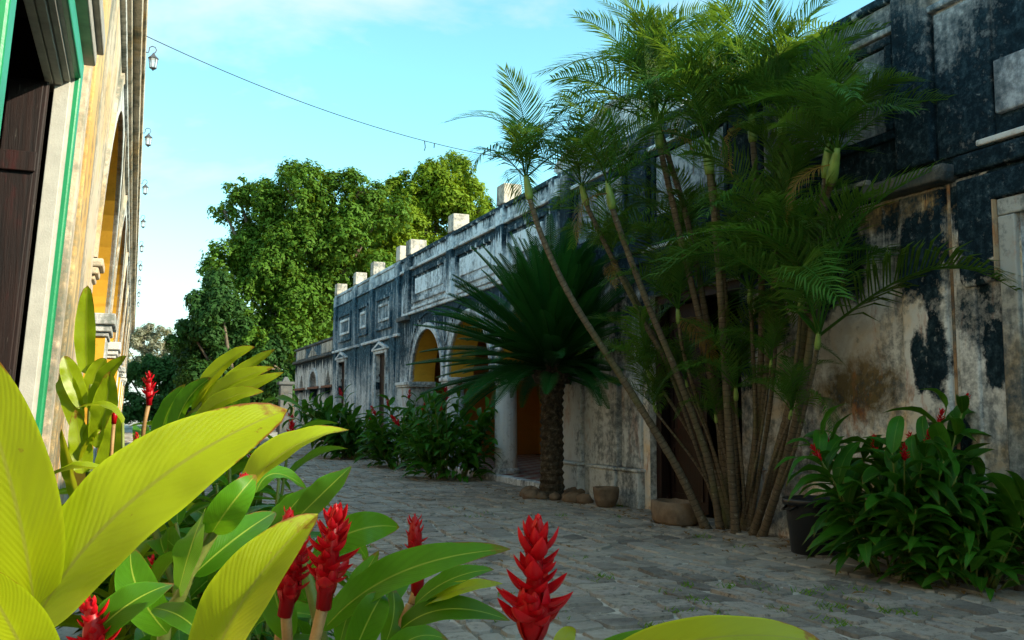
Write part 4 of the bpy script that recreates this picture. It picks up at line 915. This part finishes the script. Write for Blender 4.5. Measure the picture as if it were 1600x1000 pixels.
# ------------------------------------------------------------------ ginger bushes across the courtyard
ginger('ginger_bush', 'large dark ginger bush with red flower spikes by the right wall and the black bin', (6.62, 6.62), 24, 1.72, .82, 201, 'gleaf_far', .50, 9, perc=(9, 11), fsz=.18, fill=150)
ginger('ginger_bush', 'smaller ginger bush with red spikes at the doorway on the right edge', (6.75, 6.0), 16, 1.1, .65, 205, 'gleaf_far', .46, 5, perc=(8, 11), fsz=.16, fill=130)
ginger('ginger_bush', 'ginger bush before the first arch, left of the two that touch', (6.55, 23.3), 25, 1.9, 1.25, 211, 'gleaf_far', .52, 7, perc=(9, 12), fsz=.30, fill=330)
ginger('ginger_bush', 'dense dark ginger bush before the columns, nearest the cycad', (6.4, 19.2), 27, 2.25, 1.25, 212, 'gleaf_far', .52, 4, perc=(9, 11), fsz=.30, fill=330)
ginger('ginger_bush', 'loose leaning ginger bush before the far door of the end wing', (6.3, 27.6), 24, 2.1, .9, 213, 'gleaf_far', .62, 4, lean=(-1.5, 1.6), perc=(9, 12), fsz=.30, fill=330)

# ------------------------------------------------------------------ trees
def tree(name, label, blobs, depth, nleaf, lsize, mat, seed, trunk=.45, lob=.36, foot=None, mats=None):
    """blobs: rounded masses of the crown as (column, row, radius) on sight lines at a depth; lobes and leaf sprays sit on them"""
    rg = np.random.default_rng(seed); r2 = random.Random(seed)
    bc = []
    for q in blobs:
        x, y, r = q[:3]; dd = depth+(q[3] if len(q) > 3 else r2.uniform(-.6, .6)*r/FPX*depth); bc.append((np.array(at(x, y, dd)), r/FPX*dd))
    fx = foot or sum(q[0] for q in blobs)/len(blobs); p = at(fx, 640, depth); B = np.array([p.x, p.y, 0.])
    t = thing(name, label, 'tree', tuple(B))
    lc, lr = [], []
    for c, r in bc:
        for k in range(max(8, int(17*(r/3)**1.2))):
            d = rg.normal(size=3); d /= np.linalg.norm(d); q = r*lob*rg.uniform(.55, 1.2)
            lc.append(c+d*max(r-q*.75, 0)*rg.uniform(.55, 1.06)*np.array([1, 1, .95])); lr.append(q)
    lc = np.array(lc); lr = np.array(lr); ok = lc[:, 2] > lr*.7; lc, lr = lc[ok], lr[ok]; nl = len(lc)
    ctr = np.mean([c for c, r in bc], 0); b = MB(); cz = ctr[2]
    b.tube([B+np.array([0, 0, -.1]), B+np.array([.15, 0, cz*.3]), (B+ctr)/2+np.array([-.1, .2, cz*.15]), ctr], [trunk*1.3, trunk, trunk*.8, trunk*.25], 10)
    for c, r in bc:
        a0 = B+np.array([0, 0, cz*r2.uniform(.3, .6)]); b.tube([a0, a0*.45+c*.55+np.array([0, 0, -.4]), c], [trunk*.5, trunk*.3, .06], 7)
    for c in lc[::3]:
        k = np.argmin([np.linalg.norm(c-q[0]) for q in bc]); b.tube([bc[k][0], c*.6+bc[k][0]*.4+np.array([0, 0, -.15]), c], [.09, .05, .015], 5)
    b.build('trunk', M['bark'], t, smooth=True)
    nt = nleaf//10; w = lr**2/np.sum(lr**2); tk = rg.choice(nl, nt, p=w); td = rg.normal(size=(nt, 3))+np.array([0, 0, .75]); td /= np.linalg.norm(td, axis=1, keepdims=True)
    tp = lc[tk]+td*(lr[tk]*rg.uniform(.6, 1.12, nt))[:, None]
    ti = rg.integers(0, nt, nleaf); d = rg.normal(size=(nleaf, 3)); d /= np.linalg.norm(d, axis=1, keepdims=True); d0 = td[ti]
    pos = tp[ti]+d*(rg.random(nleaf)**.5*lsize*2.3)[:, None]
    nrm = d0*.55+d*.75+np.array([0, 0, .45]); nrm /= np.linalg.norm(nrm, axis=1, keepdims=True)
    tg = np.cross(nrm, rg.normal(size=(nleaf, 3))); tg /= np.linalg.norm(tg, axis=1, keepdims=True)+1e-9; bt = np.cross(nrm, tg)
    s_ = lsize*rg.uniform(.45, 1.45, nleaf)[:, None]
    V = np.stack([pos-tg*s_, pos+bt*s_*.48, pos+tg*s_-nrm*s_*.25, pos-bt*s_*.48], 1).reshape(-1, 3)
    F = np.arange(nleaf*4).reshape(-1, 4); uv = np.tile(np.array([(.1, 0), (.1, .5), (.9, 1), (.9, .5)], dtype=np.float32), (nleaf, 1))
    F = F[V.reshape(-1, 4, 3)[:, :, 2].min(1) > .05]
    link('crown', np_mesh('crown', V, F, M[mat], uv), t)
    return t
tree('broadleaf_tree', 'tallest broad green tree behind the annex, left of centre', [(468, 315, 70), (420, 350, 72), (520, 320, 62), (470, 420, 95), (395, 430, 75), (550, 390, 85), (430, 500, 90), (520, 500, 90), (560, 300, 45), (372, 300, 26), (350, 330, 24), (598, 330, 50), (362, 410, 46)], 60, 150000, .135, 'tleaf', 301, .55, foot=450)
tree('broadleaf_tree', 'yellower tree rising behind the merlons of the end wing', [(690, 308, 68), (638, 308, 56), (735, 335, 46), (672, 375, 85), (610, 385, 75), (600, 470, 80), (715, 300, 46)], 66, 110000, .14, 'tleaf2', 302, .5, foot=650)
tree('broadleaf_tree', 'dark green lower tree spreading at the left of the tree group', [(345, 470, 52), (330, 540, 58), (310, 590, 55), (390, 560, 70), (440, 580, 60), (306, 530, 44), (350, 510, 50)], 56, 85000, .14, 'tleaf3', 303, .4, foot=370)
tree('broadleaf_tree', 'small green tree top just left of the nearest merlon', [(765, 335, 30), (740, 360, 30), (780, 350, 20)], 70, 9000, .16, 'tleaf', 304, .3, foot=760)
tree('broadleaf_tree', 'round dark green bushy tree low behind the left building', [(232, 580, 34), (262, 592, 34), (205, 595, 30), (280, 615, 30)], 72, 18000, .15, 'tleaf3', 305, .25, foot=240)
tree('broadleaf_tree', 'pale hazy tree far behind the round bush at the end of the courtyard', [(225, 530, 26), (258, 535, 26), (200, 545, 30), (290, 550, 26), (320, 560, 26), (235, 560, 30)], 120, 15000, .20, 'tleaf4', 306, .35, foot=235)
tree('broadleaf_tree', 'dark shrubby tree in the shade under the tall tree', [(330, 640, 45), (380, 640, 50), (280, 645, 36), (300, 625, 40), (235, 640, 30), (205, 640, 30), (258, 640, 32)], 68, 32000, .15, 'tleaf3', 307, .3, foot=350)
tree('broadleaf_tree', 'dark shrubby tree behind the gate post in the shade', [(430, 640, 50), (470, 630, 52), (510, 610, 50)], 64, 24000, .15, 'tleaf3', 308, .3, foot=440)
# weeds between the stones
rg = random.Random(77); b = MB(); b.has = True
for k in range(44):
    if k < 20: c = at(rg.uniform(1000, 1420), rg.uniform(915, 985), 1.); 
    else: c = at(rg.uniform(480, 1300), rg.uniform(760, 990), 1.)
    dv = c-Vector((0, 0, CAM_H)); dv *= CAM_H/-dv.z; cx, cy = dv.x, dv.y
    for j in range(rg.randint(8, 34)):
        x, y = cx+rg.gauss(0, .05), cy+rg.gauss(0, .07); a = rg.uniform(0, 6.28); h = rg.uniform(.012, .04); q = rg.uniform(.015, .045)
        i = len(b.v); b.v += [(x, y, .0), (x+.016*math.sin(a), y+.016*math.cos(a), .0), (x+q*math.cos(a), y+q*math.sin(a), h+.01)]; b.uv += [(.3, 0), (.7, 0), (.4, 1)]; b.f.append((i, i+1, i+2))
b.build('weeds', M['gleaf'], None, kind='stuff', label='small green weeds growing in the joints of the paving', cat='weeds')

M['litter'] = leafmat('fallen_leaf', (.22, .13, .05), (.2, .12, .05), (.2, .12, .05), 0, .2, .7, 0, .6, None, .1)
rg = random.Random(88); b = MB(); b.has = True
for k in range(260):
    u = rg.random()
    if u < .45: x, y = rg.gauss(6.6, .35), rg.uniform(5.5, 16)
    elif u < .7: x, y = rg.gauss(6.6, .5), rg.uniform(16, 34)
    else: x, y = rg.uniform(1.5, 6.5), rg.uniform(4, 24)
    if x > 7.1: continue
    a = rg.uniform(0, 6.28); L_ = rg.uniform(.05, .16); z = rg.uniform(.018, .03)
    leaf_geo(b, (x, y, z), (x+L_*.5*math.cos(a), y+L_*.5*math.sin(a), z+.015), (x+L_*math.cos(a), y+L_*math.sin(a), z), L_*.4, (0, 0, 1), .3, .2, 4, 2, rg)
b.build('leaf_litter', M['litter'], None, smooth=True, kind='stuff', label='scattered dry brown leaves on the paving', cat='leaves')
# ------------------------------------------------------------------ foreground gingers
def view(*v): return Vector(CM @ np.array(v))       # a direction given as right, up, toward the viewer of the photograph
def hleaf(parent, p0, p1, p2, width, key='gleaf', nrm=(0, .3, 1), fold=.2, wave=.06, seed=0, a=.55, b=.75, curl=0.):
    mb = MB(); leaf_geo(mb, at(*p0), at(*p1), at(*p2), width, view(*nrm), fold, wave, 26, 8, random.Random(seed), a, b, curl)
    return mb.build('leaf', M[key], parent, smooth=True)
def hcane(parent, pts, r=.010, foot=None, mat='canebase'):
    P = [at(*p) for p in pts]
    if foot: P = [Vector((foot[0], foot[1], -.01)), Vector((foot[0], foot[1], 0)).lerp(P[0], .5)+Vector((0, 0, .05))]+P
    return MB().tube(spline(P, 24), [r*1.3-r*.6*i/24 for i in range(25)], 8).build('cane', M[mat], parent, smooth=True)
# A: nearest clump, lower left
a0 = at(150, 1000, 1.0); ga = thing('ginger_plant', 'ginger plant nearest the camera with huge yellow-green leaves at lower left', 'plant', (a0.x, a0.y, 0))
c1 = hcane(ga, [(58, 1120, .72), (52, 1000, .72), (50, 940, .72)], .008, (a0.x-.15, a0.y-.1))
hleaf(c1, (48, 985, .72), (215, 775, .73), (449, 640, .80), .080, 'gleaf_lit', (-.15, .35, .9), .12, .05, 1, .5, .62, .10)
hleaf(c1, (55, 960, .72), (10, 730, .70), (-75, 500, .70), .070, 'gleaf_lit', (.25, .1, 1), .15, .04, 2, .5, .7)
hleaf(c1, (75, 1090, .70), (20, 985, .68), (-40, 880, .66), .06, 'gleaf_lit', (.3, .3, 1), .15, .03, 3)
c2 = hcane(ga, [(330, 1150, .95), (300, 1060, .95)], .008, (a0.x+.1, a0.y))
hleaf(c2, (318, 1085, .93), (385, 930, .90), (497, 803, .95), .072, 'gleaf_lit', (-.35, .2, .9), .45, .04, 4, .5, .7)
c3 = hcane(ga, [(255, 1060, 1.15), (285, 925, 1.15), (335, 830, 1.16), (374, 770, 1.18)], .008, (a0.x+.2, a0.y+.1))
flower_full(ga, at(384, 738, 1.18), view(.2, 1, 0), .030, 8, 3)
for p0, p1, p2, wd, nr, fo, sd in (
    ((278, 930, 1.15), (300, 850, 1.13), (322, 795, 1.2), .055, (-.5, .2, .8), .2, 11), ((330, 835, 1.16), (360, 790, 1.12), (400, 742, 1.15), .05, (.4, .3, .8), .25, 12),
    ((300, 900, 1.15), (370, 840, 1.2), (430, 800, 1.3), .06, (.1, .6, .7), .3, 13), ((262, 990, 1.12), (215, 920, 1.10), (205, 855, 1.15), .055, (.3, .2, .9), .2, 14),
    ((130, 1010, 1.0), (200, 945, 1.0), (272, 912, 1.05), .050, (-.2, .5, .8), .2, 15), ((240, 950, 1.05), (285, 965, 1.0), (318, 1000, 1.0), .035, (.2, .7, .6), .2, 16),
    ((330, 830, 1.2), (300, 870, 1.25), (270, 930, 1.3), .05, (-.2, .4, .9), .1, 17), ((340, 820, 1.2), (395, 850, 1.3), (430, 905, 1.35), .06, (.3, .5, .7), .2, 18)):
    hleaf(c3, p0, p1, p2, wd, 'gleaf', nr, fo, .06, sd)
flower_full(ga, at(138, 930, .98), view(-.1, 1, .1), .085, 30, 5, [at(128, 1150, .98), at(128, 1060, .98)])
# B: clump with the twin red flowers
b0 = at(520, 1000, 1.3); gb_ = thing('ginger_plant', 'ginger plant with twin red flower heads and broad green leaves at bottom centre', 'plant', (b0.x, b0.y, 0))
flower_full(gb_, at(525, 790, 1.18), view(.13, 1, .05), .125, 38, 7, [at(470, 1180, 1.18), at(492, 1000, 1.18)])
flower_full(gb_, at(470, 822, 1.26), view(.18, 1, 0), .115, 36, 8, [at(440, 1180, 1.26), at(450, 1010, 1.26)])
flower_full(gb_, at(453, 793, 1.34), view(.1, 1, 0), .05, 10, 9, [at(430, 1100, 1.34)])
c4 = hcane(gb_, [(520, 1120, 1.3), (500, 985, 1.3), (470, 860, 1.35), (450, 800, 1.4)], .009, (b0.x, b0.y))
for p0, p1, p2, wd, nr, fo, key, sd in (
    ((505, 985, 1.25), (625, 895, 1.22), (798, 858, 1.25), .062, (-.25, .62, .7), .30, 'gleaf', 21), ((490, 865, 1.38), (560, 828, 1.36), (624, 824, 1.40), .060, (.0, .3, 1), .10, 'gleaf', 22),
    ((462, 812, 1.40), (505, 770, 1.38), (549, 728, 1.42), .052, (-.45, .2, .9), .2, 'gleaf', 23), ((425, 845, 1.45), (450, 800, 1.45), (492, 757, 1.5), .058, (-.5, .2, .9), .2, 'gleaf', 24),
    ((370, 800, 1.5), (440, 710, 1.5), (545, 672, 1.58), .075, (-.2, .75, .55), .45, 'gleaf_lit', 25), ((455, 1000, 1.3), (430, 930, 1.3), (425, 870, 1.35), .055, (.4, .2, .9), .15, 'gleaf', 26),
    ((530, 1010, 1.28), (555, 930, 1.28), (592, 860, 1.33), .050, (-.4, .3, .8), .25, 'gleaf', 27), ((545, 1040, 1.22), (580, 960, 1.2), (600, 930, 1.22), .05, (.2, .5, .8), .2, 'gleaf', 28),
    ((400, 770, 1.6), (430, 740, 1.65), (480, 765, 1.7), .05, (.1, .8, .6), .3, 'gleaf', 29), ((480, 900, 1.5), (540, 850, 1.55), (575, 880, 1.6), .06, (.2, .7, .6), .2, 'gleaf', 30)):
    hleaf(c4, p0, p1, p2, wd, key, nr, fo, .07, sd)
# C: clump with the slim flower
c0 = at(640, 1000, 1.5); gc = thing('ginger_plant', 'ginger plant with a slim fading red spike between the two brightest flowers', 'plant', (c0.x, c0.y, 0))
flower_full(gc, at(648, 803, 1.52), view(.0, 1, .05), .070, 22, 11, None, .7); flower_full(gc, at(652, 868, 1.52), view(.0, 1, .05), .055, 16, 12, [at(600, 1150, 1.52), at(622, 1000, 1.52), at(643, 945, 1.52)])
c5 = hcane(gc, [(590, 1130, 1.5), (615, 1010, 1.5), (640, 945, 1.5)], .009, (c0.x, c0.y), 'canepale')
for p0, p1, p2, wd, nr, fo, key, sd in (
    ((620, 990, 1.5), (695, 952, 1.46), (797, 970, 1.48), .052, (.0, .7, .7), .25, 'gleaf', 31), ((648, 945, 1.5), (705, 905, 1.48), (772, 890, 1.5), .042, (-.2, .7, .6), .3, 'gleaf', 32),
    ((655, 950, 1.5), (715, 922, 1.46), (786, 912, 1.48), .035, (-.1, .8, .5), .3, 'gleaf_lit', 33), ((600, 1010, 1.48), (615, 960, 1.5), (612, 915, 1.55), .045, (.5, .2, .8), .2, 'gleaf', 34),
    ((600, 1060, 1.4), (640, 1000, 1.4), (700, 1000, 1.42), .05, (0, .8, .5), .2, 'gleaf', 35)):
    hleaf(c5, p0, p1, p2, wd, key, nr, fo, .08, sd)
# D: the big flower and the leaf along the bottom edge
d0 = at(850, 1000, 1.2); gd = thing('ginger_plant', 'ginger plant with the largest bright red flower, right of the others', 'plant', (d0.x, d0.y, 0))
flower_full(gd, at(841, 808, 1.18), view(.05, 1, .05), .172, 46, 14, [at(850, 1350, 1.18), at(838, 1120, 1.18)])
c6 = hcane(gd, [(880, 1250, 1.05), (890, 1080, 1.05)], .009, (d0.x, d0.y))
hleaf(c6, (880, 1085, 1.02), (1080, 1002, .98), (1288, 1006, 1.0), .050, 'gleaf_lit', (0, .75, .6), .25, .05, 41, .5, .6)
hleaf(c6, (885, 1080, 1.05), (990, 1008, 1.05), (1180, 1000, 1.08), .040, 'gleaf', (-.1, .8, .5), .25, .05, 42)
hleaf(c6, (870, 1070, 1.1), (880, 1005, 1.12), (900, 985, 1.15), .03, 'gleaf_lit', (0, .4, .8), .2, .05, 43)
# E: clump against the left wall
e0 = Vector((.02, 4.6, 0)); ge = thing('ginger_plant', 'upright yellow-green ginger plant against the left wall beside the door frame', 'plant', (e0.x, e0.y, 0))
c7 = hcane(ge, [(140, 850, 4.4), (138, 720, 4.4), (142, 600, 4.4)], .014, (e0.x-.1, e0.y))
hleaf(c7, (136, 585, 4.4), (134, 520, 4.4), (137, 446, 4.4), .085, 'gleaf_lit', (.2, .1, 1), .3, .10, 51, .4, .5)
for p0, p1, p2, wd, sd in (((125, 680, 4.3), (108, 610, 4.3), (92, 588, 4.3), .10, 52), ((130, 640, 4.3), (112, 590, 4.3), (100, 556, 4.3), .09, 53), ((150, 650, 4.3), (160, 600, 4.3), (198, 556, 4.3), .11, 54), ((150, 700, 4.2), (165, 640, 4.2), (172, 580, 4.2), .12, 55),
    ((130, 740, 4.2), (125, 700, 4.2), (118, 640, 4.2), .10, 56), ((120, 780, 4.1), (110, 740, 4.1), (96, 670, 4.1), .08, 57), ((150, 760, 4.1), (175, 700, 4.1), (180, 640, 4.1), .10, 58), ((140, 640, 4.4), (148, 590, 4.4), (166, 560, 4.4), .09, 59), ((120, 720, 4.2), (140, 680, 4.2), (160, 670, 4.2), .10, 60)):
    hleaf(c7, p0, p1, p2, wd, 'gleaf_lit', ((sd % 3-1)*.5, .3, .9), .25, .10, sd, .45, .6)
ginger('', '', (.02, 4.5), 8, 1.35, .22, 221, 'gleaf', .34, 0, parent=ge, perc=(7, 9))
ginger('', '', (.05, 4.1), 7, 1.42, .25, 241, 'gleaf_lit', .34, 0, parent=ge, perc=(7, 9))
# F: clump behind, with fanned pale leaves
f0 = Vector((.45, 3.4, 0)); gf = thing('ginger_plant', 'ginger plant behind the huge leaf with pale fanned leaf tips', 'plant', (f0.x, f0.y, 0))
c8 = hcane(gf, [(235, 800, 3.1), (260, 720, 3.1), (300, 650, 3.1), (330, 615, 3.1)], .012, (f0.x, f0.y))
for p0, p1, p2, wd, key, sd in (((300, 640, 3.1), (345, 575, 3.1), (398, 542, 3.1), .085, 'gleaf_lit', 61), ((310, 640, 3.1), (360, 600, 3.05), (428, 574, 3.05), .085, 'gleaf_lit', 62), ((330, 620, 3.15), (380, 580, 3.2), (430, 546, 3.2), .07, 'gleaf_lit', 63), ((320, 640, 3.05), (380, 610, 3.0), (443, 582, 3.0), .07, 'gleaf_lit', 64),
    ((300, 665, 3.0), (350, 625, 2.95), (412, 612, 2.95), .075, 'gleaf_lit', 65), ((280, 680, 3.0), (330, 650, 3.0), (380, 640, 3.0), .09, 'gleaf', 66), ((270, 690, 3.1), (290, 630, 3.1), (330, 590, 3.1), .10, 'gleaf', 67), ((250, 700, 3.2), (260, 650, 3.2), (290, 600, 3.2), .10, 'gleaf', 68), ((240, 720, 3.2), (280, 690, 3.2), (300, 640, 3.2), .10, 'gleaf', 69)):
    hleaf(c8, p0, p1, p2, wd, key, (-.35, .5, .8), .3, .06, sd)
flower_full(gf, at(233, 580, 3.4), view(0, 1, 0), .115, 26, 16, [at(215, 760, 3.4), at(226, 660, 3.4)]); flower_full(gf, at(180, 640, 3.9), view(.1, 1, 0), .05, 14, 17, [at(170, 760, 3.9)])
ginger('', '', (.42, 3.45), 14, 1.30, .42, 231, 'gleaf', .34, 1, parent=gf, perc=(8, 10), fsz=.10)
ginger('ginger_plant', 'low ginger foliage filling the bed between the nearest leaves and the wall', (.18, 2.3), 14, 1.12, .38, 232, 'gleaf', .30, 1, perc=(8, 10), fsz=.08)
ginger('ginger_plant', 'low ginger foliage behind the twin red flowers', (.62, 2.3), 10, 1.02, .30, 233, 'gleaf', .28, 1, perc=(7, 9), fsz=.08)
ginger('ginger_plant', 'ginger foliage farther along the left wall before the round bush', (.25, 6.2), 16, 1.5, .5, 234, 'gleaf', .40, 2, perc=(8, 10), fsz=.12)
ginger('ginger_plant', 'leafy ginger plant behind the fanned leaves, in front of the far trees', (.55, 4.7), 14, 1.62, .45, 235, 'gleaf', .38, 2, perc=(8, 10), fsz=.11, fill=120)
bpy.context.view_layer.update()
